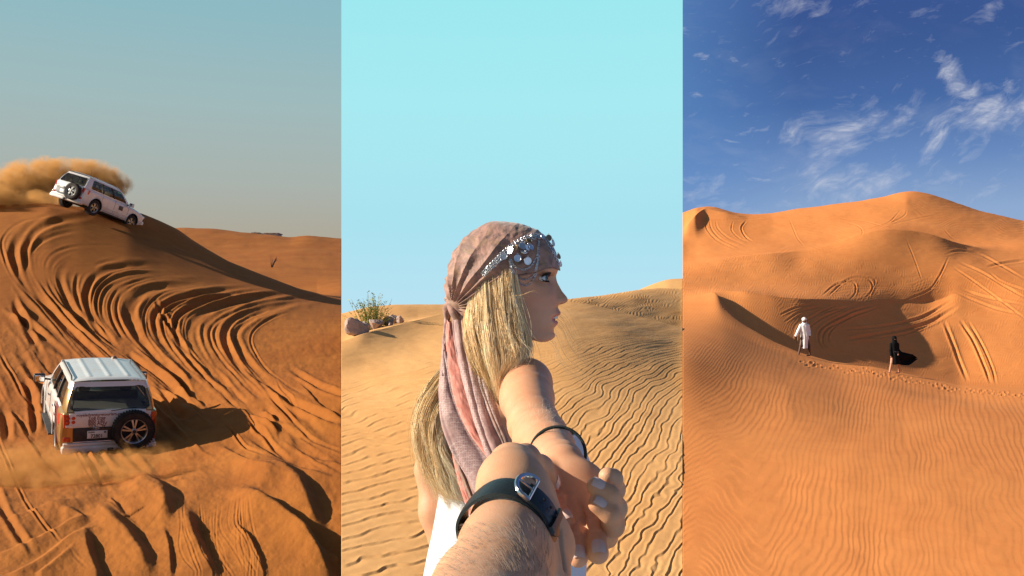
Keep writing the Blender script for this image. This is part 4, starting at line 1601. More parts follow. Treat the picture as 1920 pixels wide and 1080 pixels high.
# decals on the upper car's door and windscreen corner
DEC, _, _ = principled('decal_dark', (0.05, 0.055, 0.06, 1), 0.5)
m = MB()
m.box((0.18, -0.985, 0.78), (0.48, -0.975, 1.0), 0.002)
m.build('door_sticker', DEC, car2)
GRN, _, _ = principled('sunshade_green', (0.10, 0.42, 0.30, 1), 0.5)
m = MB()
m.box((-0.10, -0.80, 1.52), (0.25, -0.79, 1.66), 0.002)
m.build('sun_shade', GRN, car2)
# white panels with maroon lettering on the lower car's left flank
DECW, _, _ = principled('decal_white', (0.75, 0.74, 0.72, 1), 0.4)
for (x, z, s_) in ((-1.30, 1.0, .13), (-1.08, 1.02, .10), (-1.33, .80, .12)):
    m = MB()
    m.box((x - s_, 0.983, z - .075), (x + s_, 0.989, z + .075), 0.002)
    m.build('flank_sticker', DECW, car1)


def person_driver():
    prims = [ell((0, 0, 0.30), (0.12, 0.19, 0.28), 0.05), caps((0, 0, 0.55), (0, 0, 0.66), 0.055, 0.05, 0.03)]
    for s in (-1, 1):
        prims += chain([(0, s * .17, .50), (.10, s * .24, .27), (.36, s * .16, .32)], [.06, .045, .035], 0.03)
        prims += chain([(0.02, s * .09, .10), (.42, s * .12, .14), (.50, s * .12, -.22)], [.085, .06, .05], 0.03)
    V, Fq = sdf_mesh(prims, 0.02)
    SH = noisy('pale_green_shirt', (0.42, 0.50, 0.22, 1), (0.34, 0.42, 0.18, 1), 9, 0.8)
    SK, _, _ = principled('driver_skin', (0.25, 0.13, 0.075, 1), 0.5)
    HR_, _, _ = principled('driver_hair', (0.02, 0.015, 0.012, 1), 0.6)
    root = empty('person')
    np_mesh('shirt', relax(V, Fq), Fq, SH, root)
    prims = [ell((0.02, 0, 0.78), (0.095, 0.075, 0.115), 0.02), caps((0, 0, 0.60), (0, 0, 0.72), 0.05, 0.05, 0.02), ell((0.115, 0, 0.76), (0.018, 0.014, 0.02), 0.01),
             ell((0.0, 0.078, 0.77), (0.018, 0.01, 0.028), 0.004), ell((0.0, -0.078, 0.77), (0.018, 0.01, 0.028), 0.004)]
    prims += [ell((0.36, s * .16, .33), (.05, .04, .035), 0.01) for s in (-1, 1)]
    V, Fq = sdf_mesh(prims, 0.009)
    np_mesh('head', V, Fq, SK, root)
    V, Fq = sdf_mesh([ell((-0.005, 0, 0.81), (0.105, 0.085, 0.10), 0.01), (lambda p: -(p[..., 0] * 0.9 + 0.0 - (p[..., 2] - 0.79) * 1.4 - 0.03) * -1.0, ((-.2, -.2, .6), (.2, .2, 1.0)), -0.004)], 0.009)
    if len(Fq):
        np_mesh('hair', V, Fq, HR_, root)
    return root


drv = person_driver()
drv.matrix_world = car1.matrix_world @ Matrix.Translation((-0.02, -0.36, 1.02))
tag(drv, 'person in a pale green shirt seated inside the lower car', 'person')

# ------------------------------------------------------------------ skin, cloth and hair materials
def skin_mat(name, base, spot, rough=0.48, bump=0.10):
    m, t, b = principled(name, base, rough, 0, 0.4)
    at = t.n('ShaderNodeAttribute', attribute_name='tint')
    co = t.n('ShaderNodeTexCoord').outputs['Object']
    nz = t.ramp(t.noise(co, 22, 5, 0.6), [(0.35, 0.0), (0.7, 1.0)])
    c = t.mix(t.m('MULTIPLY', nz, 0.8), base, spot)
    fr = t.ramp(t.noise(co, 330, 2, 0.5), [(0.64, 0.0), (0.74, 0.22)])
    c = t.mix(fr, c, (spot[0] * .62, spot[1] * .5, spot[2] * .45, 1))
    c = t.mix(at.outputs['Alpha'], c, at.outputs['Color'])
    t.l(c, b.inputs['Base Color'])
    b.inputs['Subsurface Weight'].default_value = 0.16
    b.inputs['Subsurface Radius'].default_value = (0.012, 0.004, 0.002)
    b.inputs['Subsurface Scale'].default_value = 1.0
    t.l(t.ramp(t.noise(co, 60, 3, 0.6), [(0.3, rough - .08), (0.7, rough + .12)]), b.inputs['Roughness'])
    bp = t.n('ShaderNodeBump')
    bp.inputs['Strength'].default_value = bump
    bp.inputs['Distance'].default_value = 0.002
    vo = t.n('ShaderNodeTexVoronoi')
    vo.inputs['Scale'].default_value = 700
    t.l(co, vo.inputs['Vector'])
    h = t.m('ADD', t.m('MULTIPLY', vo.outputs['Distance'], 0.4), t.noise(co, 120, 6, 0.7))
    t.l(h, bp.inputs['Height'])
    t.l(bp.outputs[0], b.inputs['Normal'])
    return m


SKINW = skin_mat('tanned_skin', (0.68, 0.345, 0.195, 1), (0.60, 0.27, 0.14, 1))
SKINM = skin_mat('man_skin', (0.62, 0.34, 0.19, 1), (0.54, 0.255, 0.13, 1), 0.5, 0.14)  # the man's own skin tone, unevenly mottled


def put_tint(o, rgba):
    a = o.data.attributes.new('tint', 'FLOAT_COLOR', 'POINT')
    a.data.foreach_set('color', np.asarray(rgba, dtype=np.float32).ravel())


def px_of(V):
    """picture position of points"""
    d = V[:, 1]
    return 960 + V[:, 0] / d * F, HR - (V[:, 2] - CZ) / d * F


woman = empty('person', P(950, 640, 1.8) - Vector((0, 0, P(950, 640, 1.8).z)) + Vector((0, 0, 0.0)))
tag(woman, 'woman in a rose headscarf with coins and white dress, holding a hand behind her', 'person')
wl = Vector(woman.location)
bpy.context.view_layer.update()


def W(o):
    """parent to the woman, keeping the world position of already placed vertices"""
    o.parent = woman
    o.matrix_parent_inverse = Matrix.Translation(-wl)
    return o


# ------------------------------------------------------------------ head
S0 = 1.8 / F                        # metres per pixel at the head
HC = np.array(P(955, 540, 1.8))
prof = np.array([(400, 990), (430, 1012), (460, 1031), (485, 1042), (503, 1046.5), (512, 1044.5), (518, 1041.5), (530, 1041), (545, 1042), (560, 1044), (572, 1046.5), (578, 1045.5), (590, 1044), (603, 1042.5), (612, 1040), (617, 1038), (622, 1037.6), (628, 1039), (633, 1039), (637, 1036.5), (641, 1031), (650, 1015)], float)
nosep = np.array([(500, 0), (514, 0.3), (518, 1.5), (524, 2.6), (530, 4.4), (536, 7), (542, 9.8), (548, 13), (552, 16), (556, 18.5), (559, 20), (562, 20.3), (565, 18.8), (568, 15), (570, 8), (572, 3), (575, 0.5), (580, 0)], float)
lipp = np.array([(574, 0), (578, 1.6), (583, 5.0), (587, 7.2), (590, 6.6), (592.5, 2.5), (595, 0), (599, 0), (601.5, 2.2), (604, 4.2), (607.5, 4.6), (611, 2.4), (615, 0.3), (620, 0)], float)
sidep = np.array([(400, .010), (420, .026), (440, .044), (470, .060), (495, .070), (510, .0735), (530, .0735), (560, .070), (590, .064), (615, .056), (635, .050), (650, .046)], float)
backp = np.array([(400, .03), (440, .070), (480, .094), (520, .104), (560, .100), (600, .075), (650, .06)], float)


def head_sdf(p):
    x = p[..., 0] - HC[0]
    y = p[..., 1] - HC[1]
    row = HR - (p[..., 2] - CZ) / 1.8 * F
    rf = (np.interp(row, prof[:, 0], prof[:, 1]) - 955) * S0
    rs = np.interp(row, sidep[:, 0], sidep[:, 1])
    rb = np.interp(row, backp[:, 0], backp[:, 1])
    ay = np.abs(y)
    front = sstep(0.02, 0.055, x)
    nw = np.interp(row, [515, 540, 556, 564, 572], [.0075, .0085, .0115, .0125, .010])
    nose = np.interp(row, nosep[:, 0], nosep[:, 1]) * S0 * np.exp(-(ay / nw) ** 2.4)
    lipw = np.interp(row, [576, 590, 600, 612], [.016, .029, .027, .019])
    lip = np.interp(row, lipp[:, 0], lipp[:, 1]) * S0 * np.exp(-(ay / lipw) ** 2.2)
    g = lambda yc, rc, sy, sr: np.exp(-((ay - yc) / sy) ** 2 - ((row - rc) / sr) ** 2)
    bump = nose + lip
    bump = bump - 0.0105 * g(.031, 522, .017, 11) + 0.004 * g(.030, 505, .022, 5.5) + 0.0045 * g(.044, 553, .018, 15) - 0.0030 * g(.018, 575, .007, 9)
    bump = bump - 0.003 * g(.0, 574, .004, 5) - 0.0022 * g(.027, 597, .006, 5) + 0.0022 * g(0, 630, .014, 8)
    xs = x - bump * front
    r_ = np.where(xs > 0, rf, rb)
    n = np.where(xs > 0, 2.0 + 0.25 * sstep(530, 560, row), 2.1)
    k = (np.abs(xs / r_) ** n + (ay / rs) ** n) ** (1 / n)
    d = (k - 1) * np.minimum(r_, rs) * 0.9
    # crown and under-jaw
    crown = (436 - row) * S0
    jaw = (row - np.interp(xs / S0 + 955, [955, 968, 990, 1012, 1024, 1034, 1042], [604, 618, 634, 641, 641.5, 639, 634])) * S0
    k2 = 0.008
    d = -smin(-d, -crown, 0.03)
    d = -smin(-d, -jaw, k2)
    return d


def at(px, py, y):
    """point near the head: picture position on the head plane, y metres towards the camera (negative) or away"""
    return (HC[0] + (px - 955) * S0, HC[1] + y, CZ + (HR - py) * S0)


prims = [(head_sdf, ((HC[0] - .14, HC[1] - .10, CZ + (HR - 655) * S0), (HC[0] + .135, HC[1] + .10, CZ + (HR - 415) * S0)), 0.004)]
for s in (-1, 1):
    prims.append(ell(at(1042, 563.5, s * .0115), (.0085, .0060, .0070), 0.006))          # nostril wings
    prims.append(ell(at(1019, 521, s * .062), (.022, .0150, .0120), -0.012))             # eye socket, open to the side
    prims.append(ell(at(1013.5, 522.5, s * .0345), (.0150, .0150, .0136), 0.004))         # lids over the eyeball
    prims.append(caps(at(1022, 508, s * .044), at(1037, 509, s * .018), .0042, .0038, 0.010))  # brow bone
prims.append(ell(at(1052, 562, 0), (.0085, .0085, .0075), 0.006))                        # nose tip
prims.append(caps(at(945, 610, 0), at(934, 700, 0.02), .048, .052, 0.025))                # neck
for s in (-1, 1):
    prims.append(ell(at(1050, 569.5, s * .0062), (.0050, .0032, .0034), -0.0015))        # nostrils
    prims.append(ell(at(1019.5, 523.5, s * .041), (.0150, .0125, .0058), -0.0018))         # eye opening
    prims.append(caps(at(1036, 556, s * .0175), at(1034, 566, s * .0185), .0012, .0012, -0.003))
prims.append(ell(at(1048, 596.8, 0), (.0260, .0265, .0044), -0.0022))                    # parted mouth
Vh, Fh = sdf_mesh(prims, 0.0016, pad=0.006)
Vh = relax(Vh, Fh, 2, 0.4)

# ------------------------------------------------------------------ body, arms, right hand
pv = lambda a, b, c: np.array(P(a, b, c))
arm = [pv(984, 727, 1.70), pv(988, 748, 1.60), pv(1000, 794, 1.38), pv(1012, 818, 1.28), pv(1028, 842, 1.13), pv(1050, 871, 0.985), pv(1058, 884, 0.95)]
arr = [.050, .047, .038, .036, .032, .0245, .0170]
bp_ = [ell(pv(922, 800, 1.86), (.112, .10, .17), 0.04), ell(pv(955, 930, 1.86), (.125, .10, .16), 0.06), ell(pv(950, 1060, 1.88), (.142, .12, .14), 0.06),
       caps(pv(938, 700, 1.82), pv(930, 745, 1.84), .052, .07, 0.04), caps(pv(850, 748, 1.90), pv(975, 738, 1.76), .052, .054, 0.05)]
bp_ += chain(arm, arr, 0.016)
bp_ += [ell(pv(988, 716, 1.70), (.046, .052, .045), 0.02), ell(pv(1016, 828, 1.24), (.035, .07, .036), 0.02)]
larm = [pv(842, 752, 1.92), pv(812, 880, 1.90), pv(818, 960, 1.88), pv(838, 1065, 1.86), pv(842, 1100, 1.85)]
bp_ += chain(larm, [.046, .036, .034, .024, .026], 0.02)
for k, (dx, L) in enumerate(((-12, 46), (-4, 54), (4, 50), (11, 42))):
    bp_ += chain([pv(842 + dx, 1118, 1.85), pv(844 + dx * 1.3, 1118 + L * .6, 1.86), pv(848 + dx * 1.2, 1118 + L, 1.85)], [.009, .008, .007], 0.008)
bp_ += [ell(pv(842, 1108, 1.85), (.030, .016, .034), 0.012)]
# legs inside the skirt, down to the sand
gz2 = ground_z(dune2, pv(940, 600, 1.85)[0], 1.85)
for s in (-1, 1):
    bx = pv(950, 1100, 1.88)[0] + s * .085
    bp_ += chain([np.array((bx, 1.90, 1.0)), np.array((bx, 1.88 - s * .06, .52)), np.array((bx, 1.93 - s * .10, gz2 + .08))], [.085, .056, .036], 0.03)
    bp_ += [ell((bx, 1.97 - s * .10, gz2 + .035), (.04, .115, .035), 0.02)]
Vb, Fb = sdf_mesh(bp_, 0.006, pad=0.01)
Vb = relax(Vb, Fb, 2, 0.5)

hp = []
# back of the hand as a flattened fan of metacarpals
wr = pv(1056, 878, 0.965)
dors = np.array((0.03, -0.80, 0.60))
kn = [pv(1046, 918, .938), pv(1069, 938, .926), pv(1097, 942, .921), pv(1122, 930, .932)]
for q in kn:
    hp.append(caps(wr, q, .0190, .0125, 0.008))
hp.append(caps(pv(1050, 871, 0.985), wr, .0245, .0225, 0.012))
hp.append(ell(pv(1081, 910, .945), (.032, .018, .028), 0.010))
FW = [  # fingers of her hand: points and radii
    ([pv(1046, 918, .938), pv(1047, 940, .915), pv(1053, 957, .90), pv(1063, 975, .885)], [.0112, .0100, .0094, .0086]),
    ([pv(1069, 938, .926), pv(1078, 978, .897), pv(1081, 1011, .873), pv(1084, 1045, .852)], [.0122, .0112, .0106, .0098]),
    ([pv(1097, 942, .921), pv(1109, 976, .893), pv(1116, 1006, .869), pv(1121, 1037, .848)], [.0128, .0118, .0112, .0106]),
    ([pv(1122, 930, .932), pv(1131, 954, .92), pv(1129, 972, .92), pv(1125, 988, .92)], [.0105, .0090, .0082, .0076]),
]
for pts, rr in FW:
    hp += chain(pts, rr, 0.0012)
    hp.append(ell(pts[1], (rr[1] * 1.07,) * 3, 0.0012))
hp += chain([pv(1028, 885, .95), pv(1012, 910, .89), pv(1018, 940, .85)], [.014, .012, .010], 0.006)     # her thumb, inside his palm
for pts, rr in FW[:3]:                                                                                 # skin creases over the joints
    for q, kx in ((1, 0), (1, .004), (2, 0.0), (2, .003)):
        c = pts[q] + dors * rr[q] * 1.08 + (pts[q] - pts[q - 1]) / np.linalg.norm(pts[q] - pts[q - 1]) * kx
        hp.append(caps(c - np.array((.007, 0, 0)), c + np.array((.007, 0, 0)), .0007, .0007, -0.0016))
for i_, j_ in ((0, 1), (1, 2), (2, 3)):      # clefts between the fingers
    q0 = (kn[i_] + kn[j_]) / 2 + dors * .0125
    q1 = (FW[i_][0][1] + FW[j_][0][1]) / 2 + dors * .0105
    q2 = (FW[i_][0][2] + FW[j_][0][2]) / 2 + dors * .0080
    hp.append(caps(q0 * .6 + q1 * .4, q1, .0004, .0018, -0.0030))
    hp.append(caps(q1, q2, .0018, .0018, -0.0020))
Vk, Fk = sdf_mesh(hp, 0.0014, pad=0.005)
Vk = relax(Vk, Fk, 1, 0.4)
Vall = np.vstack([Vh, Vb, Vk])
Fall = np.vstack([Fh, Fb + len(Vh), Fk + len(Vh) + len(Vb)])
body = np_mesh('body', Vall, Fall, SKINW)
tint = np.zeros((len(Vall), 4))
tint[:, :3] = (.5, .25, .15)
pxh, rwh = px_of(Vh)
rowp = HR - (Vh[:, 2] - CZ) / 1.8 * F
xh = (Vh[:, 0] - HC[0]) / S0 + 955
yh = np.abs(Vh[:, 1] - HC[1])
lipm = np.zeros(len(Vh))
up = (rowp > 581) & (rowp < 596.5)
lo = (rowp >= 596.5) & (rowp < 612)
edge = np.where(up, 596.5 - 14 * np.sqrt(np.clip(1 - (yh / .0320) ** 2, 0, 1)), 596.5 + 15 * np.sqrt(np.clip(1 - (yh / .0310) ** 2, 0, 1)))
inl = np.where(up, sstep(0, 1.6, rowp - edge), sstep(0, 1.6, edge - rowp)) * (xh > 1018) * (up | lo) * (yh < .032)
tint[:len(Vh)][inl > 0] = np.array([0.56, 0.17, 0.14, 0.0])
tint[:len(Vh), 3] = np.maximum(tint[:len(Vh), 3], inl * 0.85)
cheek = np.exp(-((yh - .045) / .03) ** 2 - ((rowp - 560) / 22) ** 2) * (xh > 985) * 0.35
tint[:len(Vh), :3] = np.where((cheek > inl)[:, None], np.array([0.66, 0.24, 0.15]), tint[:len(Vh), :3])
tint[:len(Vh), 3] = np.maximum(tint[:len(Vh), 3], cheek)
lid = np.exp(-((yh - .037) / .018) ** 2 - ((rowp - 517.5) / 4.5) ** 2) * (xh > 998) * 0.8
tint[:len(Vh), :3] = np.where((lid > np.maximum(cheek, inl))[:, None], np.array([0.10, 0.055, 0.05]), tint[:len(Vh), :3])
tint[:len(Vh), 3] = np.maximum(tint[:len(Vh), 3], lid)
put_tint(body, tint)
W(body)
mouth_in = noisy('mouth_inside', (0.10, 0.02, 0.02, 1), (0.06, 0.012, 0.012, 1), 30, 0.5)
m = MB()
m.tube([at(1022, 597, -.021), at(1032, 597, -.010), at(1035, 597, 0), at(1032, 597, .010), at(1022, 597, .021)], 0.0075, 8)
W(m.build('mouth', mouth_in))
TEETH, _t, _b = principled('teeth', (0.80, 0.78, 0.72, 1), 0.15)
for y in np.linspace(-.021, .021, 11):
    m = MB()
    c = at(1045 - (y / .021) ** 2 * 12, 593.2, y)
    m.box((c[0] - .0022, c[1] - .0021, c[2] - .0045), (c[0] + .0016, c[1] + .0021, c[2] + .0035), .0008)
    W(m.build('tooth', TEETH))
# eyes
EYE, _t, _b = principled('eye_white', (0.62, 0.58, 0.55, 1), 0.05)
_b.inputs['Coat Weight'].default_value = 1.0
IRIS, _, _ = principled('iris_green', (0.05, 0.09, 0.07, 1), 0.1)
LASH, _, _ = principled('lash_black', (0.008, 0.007, 0.007, 1), 0.6)
BROW, _, _ = principled('brow_hair', (0.035, 0.018, 0.010, 1), 0.7)
for s in (-1, 1):
    m = MB()
    c = Vector(at(1013.5, 523, s * .0345))
    R_ = .0134
    m.lathe([(0.0001, -R_), (.0057, -R_ * .905), (.0107, -R_ * .6), (R_, 0), (.0107, R_ * .6), (.0057, R_ * .905), (.0001, R_)], 24, 'x')
    eye = W(m.build('eye', EYE))
    eye.matrix_world = Matrix.Translation(c)
    look = R(-24 * s)
    for nm, prof_, mt_ in (('iris', [(0.0001, R_ + .0006), (.0034, R_ + .0005), (.0060, R_ - .0007), (.0066, R_ - .0020)], IRIS), ('pupil', [(0.0001, R_ + .0011), (.0025, R_ + .0009), (.0027, R_)], LASH)):
        m = MB()
        m.lathe(prof_, 20, 'x')
        q = m.build(nm, mt_)
        q.parent = eye
        q.rotation_euler = (0, 0, -look)
    m = MB()       # lid line and lashes
    for (psi, a0) in ((24, 1), (-22, -1)):
        line = []
        for q in np.linspace(-1, 1, 15):
            ph = R(28 + 62 * q)
            ps = R(psi * math.sqrt(max(0.02, 1 - q * q * .96)))
            rr_ = .0158
            line.append(c + Vector((rr_ * math.cos(ph) * math.cos(ps), s * rr_ * math.sin(ph) * math.cos(ps), rr_ * math.sin(ps))))
        m.tube(line, .0011 if a0 > 0 else .0006, 5)
        for i in range(0, len(line) - 1):
            for j in range(4):
                b_ = line[i].lerp(line[i + 1], j / 4)
                q = (i + j / 4) / 14
                L = (.0075 if a0 > 0 else .0032) * (0.75 + .45 * q)
                rad_ = (b_ - c).normalized()
                tip = b_ + rad_ * L * .9 + Vector((0, 0, a0 * L * .40))
                md = b_.lerp(tip, .5) + Vector((0, 0, -a0 * L * .14))
                m.tube([b_, md, tip], [.0005, .0004, .0001], 3, False)
    W(m.build('eyelashes', LASH))
    m = MB()
    for i in range(170):
        q = random.random()
        b_ = Vector(at(1038 - 24 * q ** 1.3 + random.uniform(-.6, .6), 507.0 - 3.0 * math.sin(q * 2.6) + random.uniform(-1.9, 1.9), s * (.012 + .040 * q)))
        b_.x += .004
        L = .0065
        m.tube([b_, b_ + Vector((-L * .6, s * L * .5, L * .25))], [.0006, .0001], 3, False)
    W(m.build('eyebrow', BROW))

bvh_head = BVHTree.FromPolygons([tuple(v) for v in Vh], [tuple(f) for f in Fh.tolist()])

# ------------------------------------------------------------------ headscarf
def scarf_mat(name, c1, c2, c3, lace=0.0):
    m, t, b = principled(name, c1, 0.62, 0, 0.35)
    co = t.n('ShaderNodeTexCoord').outputs['Object']
    n1 = t.ramp(t.noise(co, 30, 6, 0.65, 1.2), [(0.42, 0.0), (0.58, 1.0)])
    n2 = t.ramp(t.noise(t.mapping(co, loc=(3, 1, 2)), 60, 4, 0.6, 0.4), [(0.50, 0.0), (0.62, 1.0)])
    c = t.mix(n1, c1, c2)
    c = t.mix(t.m('MULTIPLY', n2, 0.5), c, c3)
    if lace:
        vo = t.n('ShaderNodeTexVoronoi', feature='DISTANCE_TO_EDGE')
        vo.inputs['Scale'].default_value = 230
        vo.inputs['Randomness'].default_value = 0.25
        t.l(co, vo.inputs['Vector'])
        ln = t.ramp(vo.outputs['Distance'], [(0.04, 1.0), (0.10, 0.0)])
        band = t.ramp(t.noise(co, 9, 2, 0.5), [(0.44, 0.0), (0.52, 1.0)])
        c = t.mix(t.m('MULTIPLY', t.m('MULTIPLY', ln, band), lace), c, (0.74, 0.60, 0.55, 1))
    t.l(c, b.inputs['Base Color'])
    b.inputs['Sheen Weight'].default_value = 0.35
    wv = t.n('ShaderNodeTexWave')
    wv.inputs['Scale'].default_value = 420
    t.l(co, wv.inputs['Vector'])
    bp = t.n('ShaderNodeBump')
    bp.inputs['Strength'].default_value = 0.25
    bp.inputs['Distance'].default_value = 0.002
    t.l(t.m('ADD', t.m('MULTIPLY', wv.outputs[0], 0.12), t.noise(co, 60, 5, 0.65)), bp.inputs['Height'])
    t.l(bp.outputs[0], b.inputs['Normal'])
    return m


ROSE = scarf_mat('rose_brown_cloth', (0.40, 0.205, 0.155, 1), (0.21, 0.115, 0.085, 1), (0.34, 0.20, 0.10, 1))
MAUVE = scarf_mat('mauve_lace_cloth', (0.42, 0.24, 0.215, 1), (0.31, 0.175, 0.155, 1), (0.46, 0.29, 0.25, 1), 0.5)
PINK = scarf_mat('salmon_pink_cloth', (0.70, 0.255, 0.185, 1), (0.62, 0.19, 0.135, 1), (0.72, 0.34, 0.26, 1))
BROWNC = scarf_mat('brown_lace_cloth', (0.30, 0.175, 0.14, 1), (0.19, 0.11, 0.085, 1), (0.36, 0.22, 0.175, 1), 0.5)

SILH = np.array([(849, 590), (840, 572), (837.5, 545), (841, 517), (847, 492), (857, 468), (871, 448), (889, 432), (911, 421), (938, 416.5), (965, 417), (988, 423), (1008, 433), (1023, 445), (1035, 460), (1043, 478), (1048.5, 495), (1050, 510), (1040, 540), (1010, 570), (960, 590), (900, 600), (865, 600)], float)
CS = np.array((945.0, 520.0))
an = np.unwrap(np.arctan2(CS[1] - SILH[:, 1], SILH[:, 0] - CS[0]))
rad = np.hypot(SILH[:, 0] - CS[0], SILH[:, 1] - CS[1])
if an[-1] < an[0]:
    an = an[::-1]
    rad = rad[::-1]
an_p = np.concatenate([an - 2 * np.pi, an, an + 2 * np.pi])
rad_p = np.concatenate([rad, rad, rad])
EDGE = np.array([(800, 640), (866, 597), (882, 578), (893, 560), (902, 545), (916, 534), (935, 527), (965, 519), (1000, 513), (1022, 505), (1035, 502.5), (1047, 506), (1056, 509)], float)
KN = np.array((852.0, 577.0))


def scarf_point(a, be, off=0.0, folds=True):
    r = np.interp(a, an_p, rad_p)
    cb = np.sign(np.cos(be)) * np.abs(np.cos(be)) ** 0.86
    x = CS[0] + r * np.cos(a) * cb
    ro = CS[1] - r * np.sin(a) * cb
    lat = np.sin(be) * 0.0865
    if folds:
        ph = np.arctan2(KN[1] - ro, x - KN[0])
        ds = np.hypot(KN[1] - ro, x - KN[0])
        k = ph * 13.0 + fbm(ph * 2.2 + 5, ds / 150, 201, 2) * 1.5 + np.sign(lat) * 0.6
        rid = 1 - np.abs(np.sin(k)) ** 0.75
        amp = (0.0060 * np.exp(-ds / 60.0) + 0.0038 * np.exp(-((ds - 60) / 70.0) ** 2) + 0.0009) * sstep(4, 26, ds)
        fine = fbm(x / 9, ro / 9, 207, 3) * 0.0005 + fbm(x / 30, ro / 22, 209, 3) * 0.0014
        o = rid * amp + fine
        x = x + np.cos(a) * cb * o / S0
        ro = ro - np.sin(a) * cb * o / S0
        lat = lat + np.sin(be) * o * 1.1
    x = x + np.cos(a) * cb * off / S0
    ro = ro - np.sin(a) * cb * off / S0
    lat = lat + np.sin(be) * off
    return x, ro, lat


NA, NB = 620, 300
aa = np.linspace(0, 2 * np.pi, NA, endpoint=False)
bb = np.linspace(-np.pi / 2, np.pi / 2, NB)
A_, B_ = np.meshgrid(aa, bb, indexing='ij')
xx, ro, lat = scarf_point(A_, B_)
Vs = np.stack([HC[0] + (xx - 955) * S0, HC[1] + lat, CZ + (HR - ro) * S0], -1).reshape(-1, 3)
Fs = grid_faces(NA, NB, True)
fx = xx.reshape(-1)[Fs].mean(1)
fy = ro.reshape(-1)[Fs].mean(1)
keep = fy < np.interp(fx, EDGE[:, 0], EDGE[:, 1])
scarf = np_mesh('headscarf', Vs, Fs[keep][:, ::-1], ROSE)
# drop loose vertices
bm = bmesh.new()
bm.from_mesh(scarf.data)
bmesh.ops.delete(bm, geom=[v for v in bm.verts if not v.link_faces], context='VERTS')
bmesh.ops.recalc_face_normals(bm, faces=bm.faces[:])
bm.to_mesh(scarf.data)
bm.free()
W(scarf)
bvh_scarf = BVHTree.FromPolygons([tuple(v) for v in Vs], [tuple(f) for f in Fs[keep].tolist()])
SC = Vector((0, 0, CZ))


def on_head(px, row, off=0.0):
    dr = (P(px, row, 1.8) - Vector((0, 0, CZ))).normalized()
    best = None
    for t in (bvh_scarf, bvh_head):
        h = t.ray_cast(Vector((0, 0, CZ)), dr)
        if h[0] is not None and (best is None or h[3] < best[1]):
            best = (h[0], h[3], h[1])
    if best is None:
        return P(px, row, 1.79), Vector((0, -1, 0))
    n = best[2]
    if n.dot(dr) > 0:
        n = -n
    return best[0] + n * off, n


# rolled hem along the lower edge, both sides
hem = []
for q in catmull(EDGE[1:-1], 8):
    p_, n_ = on_head(q[0], q[1] - 1.0, 0.0)
    hem.append(p_)
m = MB()
m.tube(hem, 0.0022, 7)
o = m.build('scarf_hem', ROSE)
o.parent = scarf


def strip(name, rows, L, Rr, D0, D1, bulge, mat, nfold=1, fold=0.004, th=0.0016, seed=0, top=None):
    rows_f = np.linspace(rows[0], rows[-1], 90)
    sm = lambda v: np.interp(rows_f, catmull(np.stack([rows, v], -1), 14)[:, 0], catmull(np.stack([rows, v], -1), 14)[:, 1])
    Lf, Rf = sm(np.array(L, float)), sm(np.array(Rr, float))
    n = 44
    u = np.linspace(0, 1, n)
    T, U = np.meshgrid(np.linspace(0, 1, 90), u, indexing='ij')
    ph = U * nfold * np.pi + 0.7 * np.sin(T * 5 + seed)
    dd = (D0 + (D1 - D0) * T) - bulge * np.sin(np.pi * U) ** 0.6 - fold * (np.abs(np.sin(ph)) ** 0.7 if nfold > 1 else 0) - 0.0012 * fbm(U * 3 + seed, T * 12, 300 + seed, 3)
    px = Lf[:, None] + (Rf - Lf)[:, None] * U + 0.8 * fbm(U * 2 + seed, T * 9, 320 + seed, 2)
    rw = rows_f[:, None] + (4 * np.sin(np.pi * U))
    x = (px - 960) / F * dd
    z = CZ + (HR - rw) / F * dd
    front = np.stack([x, dd, z], -1)
    back = np.stack([x, dd + th + .5 * bulge * np.sin(np.pi * U) ** 2, z], -1)[:, ::-1]
    ring = np.concatenate([front, back], 1)
    V = ring.reshape(-1, 3)
    m_ = 2 * n
    Fq = []
    i0, j0 = np.meshgrid(np.arange(89), np.arange(m_), indexing='ij')
    a = i0 * m_ + j0
    b = i0 * m_ + (j0 + 1) % m_
    Fq = np.stack([a, b, b + m_, a + m_], -1).reshape(-1, 4)
    o = np_mesh(name, V, Fq, mat)
    o.parent = scarf
    return o


strip('scarf_fold', [588, 640, 700], [834, 829, 826], [846, 839, 831], 1.80, 1.72, .008, MAUVE, seed=1)
strip('scarf_fold', [655, 700, 750, 800, 850, 900, 950], [829, 825, 822, 828, 848, 878, 903], [838, 854, 872, 899, 938, 955, 960], 1.745, 1.600, .010, MAUVE, 2, .0025, seed=2)
strip('scarf_fold', [600, 650, 700, 750, 800, 840, 860], [837, 836, 842, 852, 872, 900, 915], [846, 860, 877, 893, 906, 925, 936], 1.772, 1.612, .008, PINK, seed=3)
strip('scarf_fold', [588, 640, 690, 740, 790, 845, 860], [846, 852, 861, 874, 888, 908, 915], [872, 880, 892, 907, 925, 945, 950], 1.765, 1.600, .010, MAUVE, 2, .004, seed=4)
strip('scarf_fold', [592, 650, 700, 745, 790, 830, 860], [862, 877, 890, 904, 922, 940, 946], [878, 899, 913, 926, 941, 955, 962], 1.768, 1.595, .009, BROWNC, 2, .003, seed=5)
strip('scarf_fold', [720, 780, 820, 860, 900, 940, 985], [832, 832, 839, 851, 866, 881, 896], [850, 860, 872, 884, 897, 908, 918], 1.755, 1.60, .010, ROSE, 3, .006, seed=6)
strip('scarf_fold', [760, 820, 860, 900, 940, 985], [850, 856, 868, 884, 898, 910], [890, 900, 912, 925, 925, 928], 1.73, 1.58, .010, MAUVE, 3, .006, seed=7)
strip('scarf_fold', [800, 850, 900, 950, 985], [842, 848, 858, 874, 888], [860, 866, 880, 894, 906], 1.72, 1.62, .008, PINK, seed=8)
